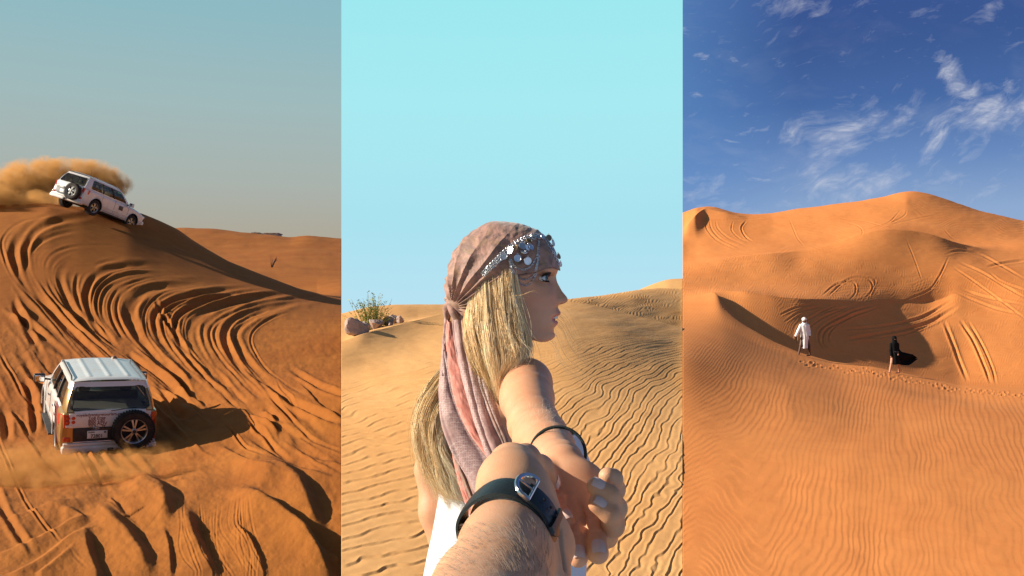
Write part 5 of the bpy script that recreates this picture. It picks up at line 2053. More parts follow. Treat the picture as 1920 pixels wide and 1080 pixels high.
# the knot at the nape: a twisted loop and a tuck
m = MB()
for k, (r0, off) in enumerate(((.0095, 0), (.008, 3), (.007, -3))):
    pts = [P(838 + off * .3, 592 + off, 1.79), P(838, 578 + off, 1.775), P(846, 570 + off * .5, 1.765), P(858, 572 + off, 1.757), P(867, 582 + off, 1.757), P(873, 597, 1.765)]
    pts = [Vector(q) for q in catmull([tuple(q) for q in pts], 6)]
    m.tube(pts, [r0 * (0.75 + .3 * math.sin(3.1 * i / len(pts))) for i in range(len(pts))], 10)
o = m.build('knot', ROSE)
o.parent = scarf
m = MB()
pts = [Vector(q) for q in catmull([tuple(P(846, 572, 1.765)), tuple(P(852, 590, 1.755)), tuple(P(866, 612, 1.752)), tuple(P(880, 632, 1.75))], 8)]
m.tube(pts, [.010 * (1 - .7 * i / len(pts)) for i in range(len(pts))], 10)
o = m.build('knot_end', ROSE)
o.parent = scarf

# ------------------------------------------------------------------ coin headpiece
SILVER, _t, _b = principled('silver', (0.66, 0.68, 0.70, 1), 0.26, 0.95)
_co = _t.n('ShaderNodeTexCoord').outputs['Object']
_t.l(_t.ramp(_t.noise(_co, 300, 3, 0.6), [(0.3, 0.15), (0.7, 0.42)]), _b.inputs['Roughness'])
BRONZE, _t, _b = principled('bronze_coin', (0.42, 0.28, 0.15, 1), 0.32, 0.9)
headpiece = empty('coin_headpiece', (0, 0, 0))
headpiece.parent = woman
headpiece.matrix_parent_inverse = Matrix.Translation(-wl)
LINK = {}


def link_mesh(L, wid, th):
    k = (L, wid, th)
    if k not in LINK:
        m = MB()
        pts = []
        for i in range(13):
            a = 2 * math.pi * i / 12
            pts.append((L * math.cos(a), wid * math.sin(a), 0))
        m.tube(pts, th, 5, False)
        LINK[k] = m
    return LINK[k]


def chain_piece(name, pts2, step=3.4, L=.0026, wid=.0017, th=.00052, off=.002, mat=None):
    c = catmull(pts2, 24)
    Ls = np.concatenate([[0], np.cumsum(np.hypot(*np.diff(c, axis=0).T))])
    n = max(2, int(Ls[-1] / step))
    q = np.linspace(0, Ls[-1], n)
    X_, Y_ = np.interp(q, Ls, c[:, 0]), np.interp(q, Ls, c[:, 1])
    src = link_mesh(L, wid, th)
    out = MB()
    P3 = [on_head(a, b, off) for a, b in zip(X_, Y_)]
    for i in range(n):
        p_, nn = P3[i]
        a = P3[max(0, i - 1)][0]
        b = P3[min(n - 1, i + 1)][0]
        t = (b - a)
        if t.length > .03 or t.length < 1e-6:
            continue
        t.normalize()
        s_ = nn.cross(t).normalized()
        tw = R(35) if i % 2 else R(-35)
        s2 = s_ * math.cos(tw) + nn * math.sin(tw)
        n2 = t.cross(s2)
        M = Matrix((t, s2, n2)).transposed().to_4x4()
        M.translation = p_
        out.add([M @ Vector(v) for v in src.v], src.f)
    o = out.build(name, mat or SILVER)
    o.parent = headpiece
    return o


BAND = [(904, 511), (919, 496), (938, 477), (957.5, 460), (978.5, 447), (999, 439.5), (1014, 441), (1023, 447)]
for k, o_ in enumerate((0, 4.6, 9.2)):
    chain_piece('band_chain', [(a + o_ * .55, b + o_ * (0.85 if k else 0.9)) for a, b in BAND[:-1 - (k == 2)]], 3.3)
m = MB()       # zigzag wires between the chains
zz = catmull(BAND[:-1], 16)
for i in range(0, len(zz) - 2, 2):
    for e, (o1, o2) in enumerate(((0, 4.6), (4.6, 9.2))):
        a, b, c_ = zz[i], zz[i + 1], zz[i + 2]
        q = [on_head(a[0] + o1 * .55, a[1] + o1 * .87, .0022)[0], on_head(b[0] + o2 * .55, b[1] + o2 * .87, .0022)[0], on_head(c_[0] + o1 * .55, c_[1] + o1 * .87, .0022)[0]]
        if (q[0] - q[1]).length < .03 and (q[1] - q[2]).length < .03:
            m.tube(q, .00045, 4, False)
o = m.build('zigzag_wire', SILVER)
o.parent = headpiece
chain_piece('drape_chain', [(956.5, 486), (963, 498), (973, 504.5), (984, 506), (995, 500), (1004, 485), (1008, 469), (1009.5, 453)])
chain_piece('drape_chain', [(955, 489), (962, 508), (972, 520), (984, 524), (995, 519.5), (1003, 507), (1007.5, 490), (1008, 470), (1010, 453)])
chain_piece('drape_chain', [(955, 491), (961, 513), (971, 528), (984, 535), (996, 528), (1003, 513), (1007, 497), (1009, 480)])
chain_piece('brow_chain', [(1022, 452), (1029, 463), (1036, 474), (1044, 490), (1047.5, 505)])
chain_piece('brow_chain', [(1026, 452), (1033, 463), (1040, 476), (1045.5, 492)])


def coin(px, row, r, tx, ty, mat, off=.004):
    p_, nn = on_head(px, row, off)
    m = MB()
    m.lathe([(0.0, .0006), (r * .80, .0006), (r * .86, .0011), (r * .97, .0011), (r, .0005), (r, -.0005), (0.0, -.0006)], 22, 'z')
    for k in range(5):      # worn relief in the middle
        a = k * 1.26
        m.box((r * .28 * math.cos(a) - r * .09, r * .30 * math.sin(a) - r * .14, .0005), (r * .28 * math.cos(a) + r * .09, r * .30 * math.sin(a) + r * .14, .0009))
    o = m.build('coin', mat, sharp=30)
    rr_ = MB()
    pts = [(.0014 * math.cos(a), r + .0010 + .0014 * math.sin(a), 0) for a in np.linspace(0, 2 * math.pi, 10)]
    rr_.tube(pts, .0004, 4, False)
    ring = rr_.build('ring', mat)
    ring.parent = o
    up = Vector((0, 0, 1))
    nrm = (nn * .8 + Vector((tx, -.6, ty))).normalized()
    xx_ = up.cross(nrm).normalized()
    yy_ = nrm.cross(xx_)
    M = Matrix((xx_, yy_, nrm)).transposed().to_4x4()
    M.translation = p_
    o.parent = headpiece
    o.matrix_world = M
    return o


for (px, row, r, tx, ty, mt) in [(945, 483, .0076, -.1, .1, SILVER), (957.5, 472, .0072, -.9, .1, SILVER), (978, 462, .0074, .0, .3, SILVER), (989, 465, .0064, .5, -.1, SILVER),
                                 (980.5, 473.5, .0074, .1, 1.9, SILVER), (969, 484, .0074, -.2, .2, SILVER), (987.5, 488.5, .0078, .1, .0, SILVER), (994.5, 465, .0062, 1.0, .3, SILVER),
                                 (990.5, 454, .0060, .2, .8, BRONZE), (966, 468, .0056, -.3, .7, BRONZE), (1007, 446, .0058, -.3, .5, SILVER), (1015, 447, .0058, 1.0, .2, SILVER),
                                 (1029, 446, .0066, .6, .3, BRONZE), (1034, 458, .0070, 1.3, -.1, SILVER), (1044, 482, .0060, .8, .2, BRONZE), (1047, 496, .0055, .9, .0, SILVER)]:
    coin(px, row, r, tx, ty, mt, .0045)

# ------------------------------------------------------------------ hair
HAIR, _t, _b = principled('blonde_hair', (0.60, 0.40, 0.17, 1), 0.5, 0, 0.35)
_at = _t.n('ShaderNodeAttribute', attribute_name='tone')
_t.l(_t.ramp(_at.outputs['Fac'], [(0.0, (0.22, 0.10, 0.035, 1)), (0.25, (0.66, 0.42, 0.19, 1)), (0.55, (1.0, 0.74, 0.40, 1)), (1.0, (1.0, 0.93, 0.70, 1))]), _b.inputs['Base Color'])
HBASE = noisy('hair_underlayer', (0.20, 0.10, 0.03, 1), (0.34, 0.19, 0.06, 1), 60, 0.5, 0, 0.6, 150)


def strands(name, guides, n, spread, rad=.00055, seed=3, npt=22, frizz=1.0, clump=34, droop=None):
    """guides: list of 3-D polylines (same number of points) ordered across the lock"""
    g_ = np.random.default_rng(seed)
    G = np.array([resamp3(catmull([tuple(p) for p in g], 8), npt) for g in guides])
    V, Fc, tone = [], [], []
    cl_u = g_.random(clump)
    cl_off = g_.normal(0, spread * .8, (clump, 3))
    cl_t = g_.random(clump)
    sides = 3
    for i in range(n):
        c = g_.integers(clump)
        loose = g_.random() < 0.2
        u = np.clip(cl_u[c] + g_.normal(0, .02 + (.08 if loose else 0)), 0, 1) * (len(G) - 1)
        k = min(int(u), len(G) - 2)
        f = u - k
        base = G[k] * (1 - f) + G[k + 1] * f
        t = np.linspace(0, 1, npt)[:, None]
        o0 = cl_off[c] * np.array((.6, 1.3, .6)) + g_.normal(0, spread * .30, 3) * (1.15 - .8 * t)
        wob = np.stack([np.sin(t[:, 0] * g_.uniform(3, 9) + g_.uniform(0, 6)) for _ in range(3)], -1) * spread * g_.uniform(.1, .35) * frizz
        cw = np.stack([np.sin(t[:, 0] * cl_t[c] * 9 + c * 1.7), np.sin(t[:, 0] * 5 + c * 2.3), np.sin(t[:, 0] * 7 + c)], -1) * spread * .9
        pts = base + cw * t + o0 * (0.35 + 0.9 * t) + wob * t + (g_.normal(0, spread * .9, 3) * t ** 2 if loose else 0)
        end = npt if g_.random() < .7 else g_.integers(int(npt * .7), npt)
        pts = pts[:end]
        tan = np.gradient(pts, axis=0)
        tan /= np.linalg.norm(tan, axis=1)[:, None] + 1e-9
        s1 = np.cross(tan, np.array((0.1, 1.0, 0.05)))
        s1 /= np.linalg.norm(s1, axis=1)[:, None] + 1e-9
        s2 = np.cross(tan, s1)
        r0 = rad * g_.uniform(.7, 1.3)
        rr_ = r0 * np.clip((1.02 - np.linspace(0, 1, end) ** 3), .15, 1)[:, None]
        b0 = len(V) and sum(len(v) for v in V)
        ring = np.stack([pts + (s1 * math.cos(a) + s2 * math.sin(a)) * rr_ for a in (0, 2.094, 4.189)], 1).reshape(-1, 3)
        V.append(ring)
        Fc.append((end, i))
        tone.append(np.full(len(ring), np.clip(cl_t[c] * .50 + g_.random() * .55, 0, 1)))
    allV = np.vstack(V)
    faces = []
    o_ = 0
    for (e, _) in Fc:
        i0, j0 = np.meshgrid(np.arange(e - 1), np.arange(3), indexing='ij')
        a = o_ + i0 * 3 + j0
        b = o_ + i0 * 3 + (j0 + 1) % 3
        faces.append(np.stack([a, b, b + 3, a + 3], -1).reshape(-1, 4))
        o_ += e * 3
    ob = np_mesh(name, allV, np.vstack(faces), HAIR)
    at_ = ob.data.attributes.new('tone', 'FLOAT', 'POINT')
    at_.data.foreach_set('value', np.concatenate(tone).astype(np.float32))
    ob['kind'] = 'stuff'
    return ob


def resamp3(p, n):
    L = np.concatenate([[0], np.cumsum(np.linalg.norm(np.diff(p, axis=0), axis=1))])
    q = np.linspace(0, L[-1], n)
    return np.stack([np.interp(q, L, p[:, j]) for j in range(3)], -1)


GH = [
    [P(874, 582, 1.745), P(872, 620, 1.722), P(884, 665, 1.705), P(905, 712, 1.70), P(922, 750, 1.70)],
    [P(884, 553, 1.732), P(884, 610, 1.710), P(897, 660, 1.695), P(915, 705, 1.69), P(931, 748, 1.69)],
    [P(903, 534, 1.722), P(905, 600, 1.705), P(915, 650, 1.685), P(928, 700, 1.68), P(936, 745, 1.68)],
    [P(924, 520, 1.719), P(930, 590, 1.703), P(938, 640, 1.683), P(946, 685, 1.672), P(938, 735, 1.672)],
    [P(943, 512, 1.718), P(951, 585, 1.707), P(960, 635, 1.687), P(966, 675, 1.672), P(944, 720, 1.665)],
    [P(958, 508, 1.718), P(966, 575, 1.712), P(974, 625, 1.695), P(981, 662, 1.68), P(958, 700, 1.668)],
    [P(966, 506, 1.719), P(971, 570, 1.715), P(982, 622, 1.70), P(990, 655, 1.69), P(984, 682, 1.68)],
]
hair1 = strands('hair', GH, 3200, .0085, .00050, 3, clump=75, frizz=1.8)
W(hair1)
GL = [
    [P(850, 668, 1.79), P(820, 700, 1.78), P(790, 745, 1.77), P(778, 800, 1.77), P(786, 850, 1.77), P(806, 905, 1.77)],
    [P(852, 680, 1.785), P(824, 715, 1.77), P(798, 765, 1.76), P(793, 825, 1.755), P(806, 880, 1.75), P(824, 925, 1.75)],
    [P(853, 690, 1.78), P(834, 735, 1.765), P(814, 785, 1.75), P(810, 840, 1.745), P(828, 895, 1.74), P(848, 945, 1.735)],
    [P(855, 700, 1.78), P(843, 750, 1.76), P(829, 800, 1.745), P(830, 855, 1.735), P(850, 905, 1.73), P(874, 940, 1.73)],
]
hair2 = strands('hair', GL, 1900, .0120, .00050, 9, clump=46, frizz=1.6)
W(hair2)
hair5 = strands('hair', [GH[3], GH[4], GH[5], GH[6]], 150, .016, .00034, 23, clump=50, frizz=2.2)
W(hair5)
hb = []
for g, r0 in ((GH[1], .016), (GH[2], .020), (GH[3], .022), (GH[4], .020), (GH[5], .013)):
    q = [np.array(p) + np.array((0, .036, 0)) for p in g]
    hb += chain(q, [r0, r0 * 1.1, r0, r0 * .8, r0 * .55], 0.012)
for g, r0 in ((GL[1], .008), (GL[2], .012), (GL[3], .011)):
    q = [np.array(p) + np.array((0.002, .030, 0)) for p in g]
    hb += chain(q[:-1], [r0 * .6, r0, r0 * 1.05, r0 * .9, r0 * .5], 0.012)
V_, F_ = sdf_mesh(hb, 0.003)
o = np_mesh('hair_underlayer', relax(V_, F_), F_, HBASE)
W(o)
# thin loose hairs: across the cheek and blowing away to the right
GF = [[P(1052 - 92, 548, 1.70), P(985, 540, 1.69), P(1010, 541, 1.69), P(1037, 541, 1.70)], [P(962, 556, 1.70), P(985, 552, 1.69), P(1005, 543, 1.69), P(1025, 541, 1.70)],
      [P(960, 548, 1.70), P(966, 560, 1.70), P(972, 568, 1.70), P(978, 575, 1.70)]]
hair3 = strands('hair', GF, 9, .002, .00028, 14, clump=6, frizz=2)
W(hair3)
GB = [[P(1005, 632, 1.86), P(1036, 648, 1.90), P(1052, 690, 1.92), P(1090, 720, 1.92), P(1140, 748, 1.92)], [P(1020, 560, 1.88), P(1062, 578, 1.9), P(1080, 612, 1.9), P(1098, 640, 1.9), P(1120, 650, 1.9)],
      [P(1005, 634, 1.86), P(1038, 655, 1.90), P(1054, 695, 1.92), P(1085, 722, 1.92), P(1128, 745, 1.92)]]
hair4 = strands('hair', GB, 30, .0022, .00024, 15, clump=7, frizz=2)
W(hair4)

# ------------------------------------------------------------------ white dress
DRESS, _t, _b = principled('white_cotton', (0.66, 0.665, 0.69, 1), 0.8, 0, 0.2)
_co = _t.n('ShaderNodeTexCoord').outputs['Object']
_bp = _t.n('ShaderNodeBump')
_bp.inputs['Strength'].default_value = 0.4
_bp.inputs['Distance'].default_value = 0.006
_t.l(_t.noise(_t.mapping(_co, scale=(1, 1, 0.25)), 60, 5, 0.6), _bp.inputs['Height'])
_t.l(_bp.outputs[0], _b.inputs['Normal'])
rowsD = np.array([800, 840, 880, 925, 1000, 1080, 1250, 1500, 1900, 2010], float)
Lw = np.array([880, 850, 832, 824, 812, 796, 765, 720, 660, 650], float)
Rw = np.array([1070, 1096, 1112, 1114, 1102, 1096, 1130, 1180, 1240, 1250], float)
nr, nc = 130, 220
rf_ = np.linspace(0, 1, nr)
th_ = np.linspace(0, 2 * np.pi, nc, endpoint=False)
T, H_ = np.meshgrid(rf_, th_, indexing='ij')
toprow = 925 - 112 * sstep(0.25, 0.90, (np.cos(H_) + 1) / 2)       # low at the back-left, high at the bust on the right
row_ = toprow + (1960 - toprow) * T
Lc = np.interp(row_, rowsD, Lw)
Rc = np.interp(row_, rowsD, Rw)
cx, hw = (Lc + Rc) / 2, (Rc - Lc) / 2
dep = np.interp(row_, rowsD, [.10, .115, .12, .115, .14, .16, .20, .26, .33, .34])
fold = (0.004 + 0.022 * sstep(900, 1300, row_)) * (np.sin(H_ * 19 + 2 * np.sin(H_ * 3)) + .5 * np.sin(H_ * 41 + 1.3)) + 0.003 * fbm(H_ * 9, row_ / 40, 400, 3)
px_ = cx + hw * np.cos(H_) * (1 + fold * 1.2)
y_ = 1.85 - dep * np.sin(H_) * (1 + fold * 1.6)
z_ = CZ + (HR - row_) / F * 1.85
Vd = np.stack([(px_ - 960) / F * 1.85, y_, z_], -1).reshape(-1, 3)
Fd = []
i0, j0 = np.meshgrid(np.arange(nr - 1), np.arange(nc), indexing='ij')
a = i0 * nc + j0
b = i0 * nc + (j0 + 1) % nc
Fd = np.stack([a, b, b + nc, a + nc], -1).reshape(-1, 4)
dress = np_mesh('dress', Vd, Fd, DRESS)
W(dress)
m = MB()
seam = [Vector(v) for v in Vd[:nc:2]]
m.tube(seam + [seam[0]], .0028, 6)
o = m.build('elastic_hem', DRESS)
o.parent = dress
# hair tie round her wrist
TIE = noisy('dark_green_cord', (0.01, 0.03, 0.028, 1), (0.02, 0.045, 0.04, 1), 200, 0.7, 0, 0.8, 900)
m = MB()
c0 = pv(1046, 851, 1.07)
axd = Vector(pv(1052, 870, 0.975) - pv(1030, 834, 1.15)).normalized()
u_ = axd.cross(Vector((0, 0, 1))).normalized()
v_ = u_.cross(axd)
m.tube([Vector(c0) + u_ * .0335 * math.cos(a) + v_ * .0325 * math.sin(a) for a in np.linspace(0, 2 * math.pi, 48)], .0021, 7)
W(m.build('hair_tie', TIE))

NAIL, _t, _b = principled('finger_nail', (0.66, 0.46, 0.40, 1), 0.25, 0, 0.5)
_b.inputs['Subsurface Weight'].default_value = 0.1


def nail(tip, prev, dorsal, rad_, keep_parent):
    tip, prev = np.array(tip), np.array(prev)
    ax = (tip - prev) / np.linalg.norm(tip - prev)
    n_ = np.array(dorsal, float)
    n_ -= ax * (n_ @ ax)
    n_ /= np.linalg.norm(n_)
    s_ = np.cross(ax, n_)
    c = tip + ax * rad_ * .05
    V, U_ = [], 12
    for i in range(U_ + 1):
        for j in range(U_ + 1):
            a, b = i / U_ * 2 - 1, j / U_ * 2 - 1
            w_ = math.sqrt(max(0.0, 1 - abs(a) ** 3.2 * .75)) if a < 0 else math.sqrt(max(0, 1 - a ** 6 * .35))
            lx = a * rad_ * .70
            ly = b * w_ * rad_ * .64
            hgt = math.sqrt(max(0.0, (rad_ * 1.06) ** 2 - ly * ly - max(0, lx + .1 * rad_) ** 2 * .75))
            V.append(c + ax * lx + s_ * ly + n_ * (hgt + .0002))
    Fq = [[i * (U_ + 1) + j, (i + 1) * (U_ + 1) + j, (i + 1) * (U_ + 1) + j + 1, i * (U_ + 1) + j + 1] for i in range(U_) for j in range(U_)]
    m = MB()
    m.add(V, Fq)
    o = m.build('finger_nail', NAIL)
    return o


for k in (0, 1, 2):
    pts, rr = FW[k]
    W(nail(pts[-1], pts[-2], dors, rr[-1], True))

# ------------------------------------------------------------------ the hand that holds hers
man = empty('person', (0.0, 0.42, 1.05))
tag(man, 'bare forearm of a man wearing a black strap watch, gripping the woman\'s hand', 'person')
ml = Vector(man.location)
bpy.context.view_layer.update()


def M_(o):
    o.parent = man
    o.matrix_parent_inverse = Matrix.Translation(-ml)
    return o


mp_ = []
fore = [pv(770, 1600, .26), pv(868, 1270, .42), pv(922, 1120, .53), pv(943, 1030, .62), pv(952, 968, .685), pv(956, 910, .735)]
mp_ += chain(fore, [.044, .042, .0355, .0300, .0265, .0265], 0.010)
mp_.append(caps(pv(985, 1075, .60), pv(980, 990, .68), .018, .018, 0.015))
# palm: from the wrist to the heel, thick at the thumb root
mp_ += [ell(pv(962, 885, .765), (.0195, .034, .022), 0.018), caps(pv(955, 905, .745), pv(978, 885, .79), .022, .018, 0.015),
        caps(pv(975, 935, .725), pv(1008, 1005, .70), .025, .022, 0.02), caps(pv(1003, 935, .75), pv(1034, 1025, .705), .0175, .0155, 0.014),
        caps(pv(1034, 1025, .705), pv(1026, 1095, .655), .0155, .0150, 0.012), caps(pv(990, 1000, .69), pv(1005, 1090, .645), .024, .020, 0.02)]
mp_.append(caps(pv(1020, 1000, .76), pv(1048, 985, .955), .014, .013, 0.010))     # below her hand
mp_.append(caps(pv(1048, 985, .955), pv(1112, 990, .965), .014, .012, 0.010))
# thumb: root, joint, tip beyond her knuckles
TH = [pv(955, 868, .78), pv(985, 860, .815), pv(1012, 878, .85), pv(1031, 904, .87)]
mp_ += chain(TH, [.0170, .0125, .0118, .0098], 0.008)
MF = [
    ([pv(1120, 975, .965), pv(1142, 942, .93), pv(1151, 918, .90), pv(1149, 898, .885), pv(1139, 893, .878)], [.0104, .0104, .0102, .0098, .0090]),
    ([pv(1120, 992, .96), pv(1148, 985, .905), pv(1154, 953, .872), pv(1143, 928, .855), pv(1116, 912, .853)], [.0104, .0104, .0102, .0096, .0088]),
    ([pv(1112, 1005, .95), pv(1138, 1008, .91), pv(1149, 986, .872), pv(1143, 963, .850), pv(1119, 945, .848)], [.0104, .0104, .0102, .0096, .0088]),
]
for pts, rr in MF:
    mp_ += chain(pts, rr, 0.004)
    mp_.append(ell(pts[2], (rr[2] * 1.08,) * 3, 0.005))
# creases of the palm heel and wrist
for a, b in ((pv(1045, 985, .685), pv(1052, 1060, .655)), (pv(1030, 1000, .675), pv(1036, 1080, .64))):
    mp_.append(caps(a + np.array((0, -.012, 0)), b + np.array((0, -.012, 0)), .0012, .0012, -0.004))
Vm, Fm = sdf_mesh(mp_, 0.0020, pad=0.006)
Vm = relax(Vm, Fm, 2, 0.4)
mb_ = np_mesh('body', Vm, Fm, SKINM)
put_tint(mb_, np.zeros((len(Vm), 4)))
M_(mb_)
bvh_m = BVHTree.FromPolygons([tuple(v) for v in Vm], [tuple(f) for f in Fm.tolist()])
M_(nail(TH[-1], TH[-2], (-.2, -.75, .6), .0098, True))
for k, dn in ((1, (.35, -.7, .55)), (2, (.35, -.7, .55))):
    pts, rr = MF[k]
    M_(nail(pts[-1], pts[-2], dn, rr[-1], True))
# watch strap round the wrist
LEATHER, _t, _b = principled('black_leather', (0.012, 0.018, 0.020, 1), 0.36, 0, 0.5)
_co = _t.n('ShaderNodeTexCoord').outputs['Object']
_bp = _t.n('ShaderNodeBump')
_bp.inputs['Strength'].default_value = 0.35
_bp.inputs['Distance'].default_value = 0.001
_t.l(_t.noise(_co, 500, 4, 0.6), _bp.inputs['Height'])
_t.l(_bp.outputs[0], _b.inputs['Normal'])
watch = empty('watch', (0, 0, 0))
M_(watch)
wc = Vector(pv(950, 990, .655))
wax = Vector(pv(988, 935, .700) - pv(936, 1030, .640)).normalized()


def strap_pt(a, off=0.0, wshift=0.0):
    """point on the wrist at angle a round the strap's loop"""
    u = wax.cross(Vector((0, 0, 1))).normalized()
    v = u.cross(wax)
    dirv = (u * math.cos(a) + v * math.sin(a)).normalized()
    c = wc + wax * wshift
    h = bvh_m.ray_cast(c + dirv * .09, -dirv)
    hit = h[0] if h[0] is not None and (h[0] - c).length < .075 else c + dirv * .036
    return hit + dirv * off, dirv


R0S = {}


def strap_band(name, a0, a1, half, off, mat, n=70, taper=None, th=.0022):
    As = np.linspace(a0, a1, n)
    raw = np.array([[tuple(strap_pt(a, 0, w_)[0]) for a in As] for w_ in (-half, 0, half)])
    dirs = [strap_pt(a)[1] for a in As]
    r0 = np.array([min(.0335, np.linalg.norm(raw[:, i] - np.array(wc), axis=1).max()) for i in range(n)])
    if R0S:
        r0 = np.interp(np.mod(As, 2 * np.pi), R0S['a'], R0S['r'])
    k = np.exp(-0.5 * (np.arange(-9, 10) / 4.0) ** 2)
    k /= k.sum()
    if not R0S:
        r0 = np.convolve(np.pad(r0, 9, mode='wrap'), k, 'valid')
        R0S['a'], R0S['r'] = As, r0
    V = []
    for i in range(n):
        hw_ = half * (taper(i / (n - 1)) if taper else 1)
        c = wc + dirs[i] * (r0[i] * 0.985 + off)
        for e, hh in ((-1, 0), (-.92, th), (-.5, th * 1.25), (.5, th * 1.25), (.92, th), (1, 0)):
            V.append(c + wax * hw_ * e + dirs[i] * hh)
    Fq = [[i * 6 + j, (i + 1) * 6 + j, (i + 1) * 6 + (j + 1) % 6, i * 6 + (j + 1) % 6] for i in range(n - 1) for j in range(6)]
    Fq += [list(range(6)), [(n - 1) * 6 + j for j in range(6)][::-1]]
    m = MB()
    m.add(V, Fq)
    o = m.build(name, mat)
    o.parent = watch
    return [wc + dirs[i] * (r0[i] + off) for i in range(n)], dirs


line, dirs = strap_band('strap', 0, 2 * math.pi, .0115, .0016, LEATHER, 110)
# where the loop faces the camera top: find the sample nearest to picture (975, 945)
best = min(range(len(line)), key=lambda i: (px_of(np.array([line[i]]))[0][0] - 972) ** 2 + (px_of(np.array([line[i]]))[1][0] - 945) ** 2)
As = np.linspace(0, 2 * math.pi, 110)
aB = As[best]
sg = 1 if px_of(np.array([line[(best + 6) % 110]]))[0][0] > px_of(np.array([line[best]]))[0][0] else -1
strap_band('strap_end', aB + sg * 0.0, aB + sg * 1.12, .0102, .0042, LEATHER, 40, lambda t: 1.0 if t < .78 else max(.12, 1 - ((t - .78) / .22) ** 1.6 * .9))
strap_band('keeper_loop', aB + sg * .72, aB + sg * 0.86, .0128, .0066, LEATHER, 8)
p0, dv = strap_pt(aB + sg * .10)
cB = line[best] + dirs[best] * .0068
tv = (line[(best + sg) % 110] - line[best]).normalized()
sv = wax
m = MB()      # D-shaped buckle
pts = []
for q in np.linspace(-90, 90, 15):
    pts.append(cB - tv * (.0095 * math.cos(R(q))) * 1.0 + sv * .0125 * math.sin(R(q)) + dirs[best] * .001)
pts = [cB + tv * .004 - sv * .0125] + pts + [cB + tv * .004 + sv * .0125]
m.tube(pts, .0019, 8)
m.tube([cB + tv * .004 - sv * .0125, cB + tv * .004 + sv * .0125], .0012, 8)
o = m.build('buckle', CHROME)
o.parent = watch
m = MB()
m.tube([cB + tv * .004, cB - tv * .0095 + dirs[best] * .0022], .0009, 6)
o = m.build('buckle_pin', CHROME)
o.parent = watch
for t_ in (.30, .48, .66):
    a = aB + sg * t_
    i_ = int(((a % (2 * math.pi)) / (2 * math.pi)) * 109)
    c = line[i_] + dirs[i_] * .0072
    m = MB()
    m.lathe([(0.0, 0), (.0011, 0), (.0011, -.001)], 10, 'z')
    o = m.build('strap_hole', UNDER)
    o.parent = watch
    q = dirs[i_].to_track_quat('Z', 'Y').to_matrix().to_4x4()
    q.translation = c
    o.matrix_world = q
# watch case on the hidden side of the wrist
aC = aB + math.pi
pC, dC = strap_pt(aC, .004)
m = MB()
m.lathe([(0, .008), (.014, .008), (.018, .006), (.019, 0), (.017, -.004), (0, -.004)], 32, 'z')
o = m.build('watch_case', CHROME)
o.parent = watch
q = dC.to_track_quat('Z', 'Y').to_matrix().to_4x4()
q.translation = pC
o.matrix_world = q
# dark hairs on the forearm
ARMH, _, _ = principled('arm_hair', (0.15, 0.085, 0.045, 1), 0.5)
g_ = np.random.default_rng(77)
m = MB()
fdir = Vector(fore[4] - fore[2]).normalized()
for k in range(620):
    px, row = g_.uniform(820, 1030), 1085 - 105 * g_.random() ** .8
    dr = (P(px, row, 1) - Vector((0, 0, CZ))).normalized()
    h = bvh_m.ray_cast(Vector((0, 0, CZ)), dr)
    if h[0] is None or h[3] > .75:
        continue
    n_ = h[1] if h[1].dot(dr) < 0 else -h[1]
    side = n_.cross(fdir)
    d1 = (fdir * .5 + side * g_.uniform(.5, .9) + n_ * .25).normalized()
    L = g_.uniform(.004, .009)
    b_ = h[0]
    m.tube([b_, b_ + d1 * L * .5 + n_ * .0008, b_ + d1 * L], [.00009, .00008, .00003], 3, False)
o = m.build('arm_hair', ARMH)
o['kind'] = 'stuff'
M_(o)
# fine pale hairs on her forearm
m = MB()
PALE, _, _ = principled('pale_arm_hair', (0.85, 0.75, 0.6, 1), 0.35)
bvh_b = BVHTree.FromPolygons([tuple(v) for v in Vb], [tuple(f) for f in Fb.tolist()])
for k in range(170):
    px, row = g_.normal(1022, 16), g_.normal(775, 14)
    dr = (P(px, row, 1) - Vector((0, 0, CZ))).normalized()
    h = bvh_b.ray_cast(Vector((0, 0, CZ)), dr)
    if h[0] is None or h[3] > 1.6:
        continue
    n_ = h[1] if h[1].dot(dr) < 0 else -h[1]
    d1 = (Vector((g_.normal(.2, .5), -.3, g_.normal(.2, .5))) + n_ * .4).normalized()
    L = g_.uniform(.004, .010)
    m.tube([h[0], h[0] + d1 * L], [.00010, .00004], 3, False)
o = m.build('fine_arm_hair', PALE)
o['kind'] = 'stuff'
W(o)

# ------------------------------------------------------------------ the two walkers on the brink
ROBE_W, _t, _b = principled('white_robe', (0.82, 0.82, 0.82, 1), 0.8, 0, 0.1)
ROBE_B, _t, _b = principled('black_robe', (0.006, 0.006, 0.007, 1), 0.8, 0, 0.1)
SKIND, _, _ = principled('dark_skin', (0.10, 0.045, 0.025, 1), 0.55)
SKINL, _, _ = principled('light_skin', (0.50, 0.24, 0.15, 1), 0.55)


def put_person(root, px, row, d, height_px, rot):
    p = P(px, row, d)
    z = ground_z(dune3, p.x, p.y)
    sc_ = height_px / F * d / 1.75
    root.location = (p.x, p.y, z)
    root.rotation_euler = (0, 0, R(rot))
    root.scale = (sc_, sc_, sc_)


def limb(*p):
    return [np.array(q, float) for q in p]


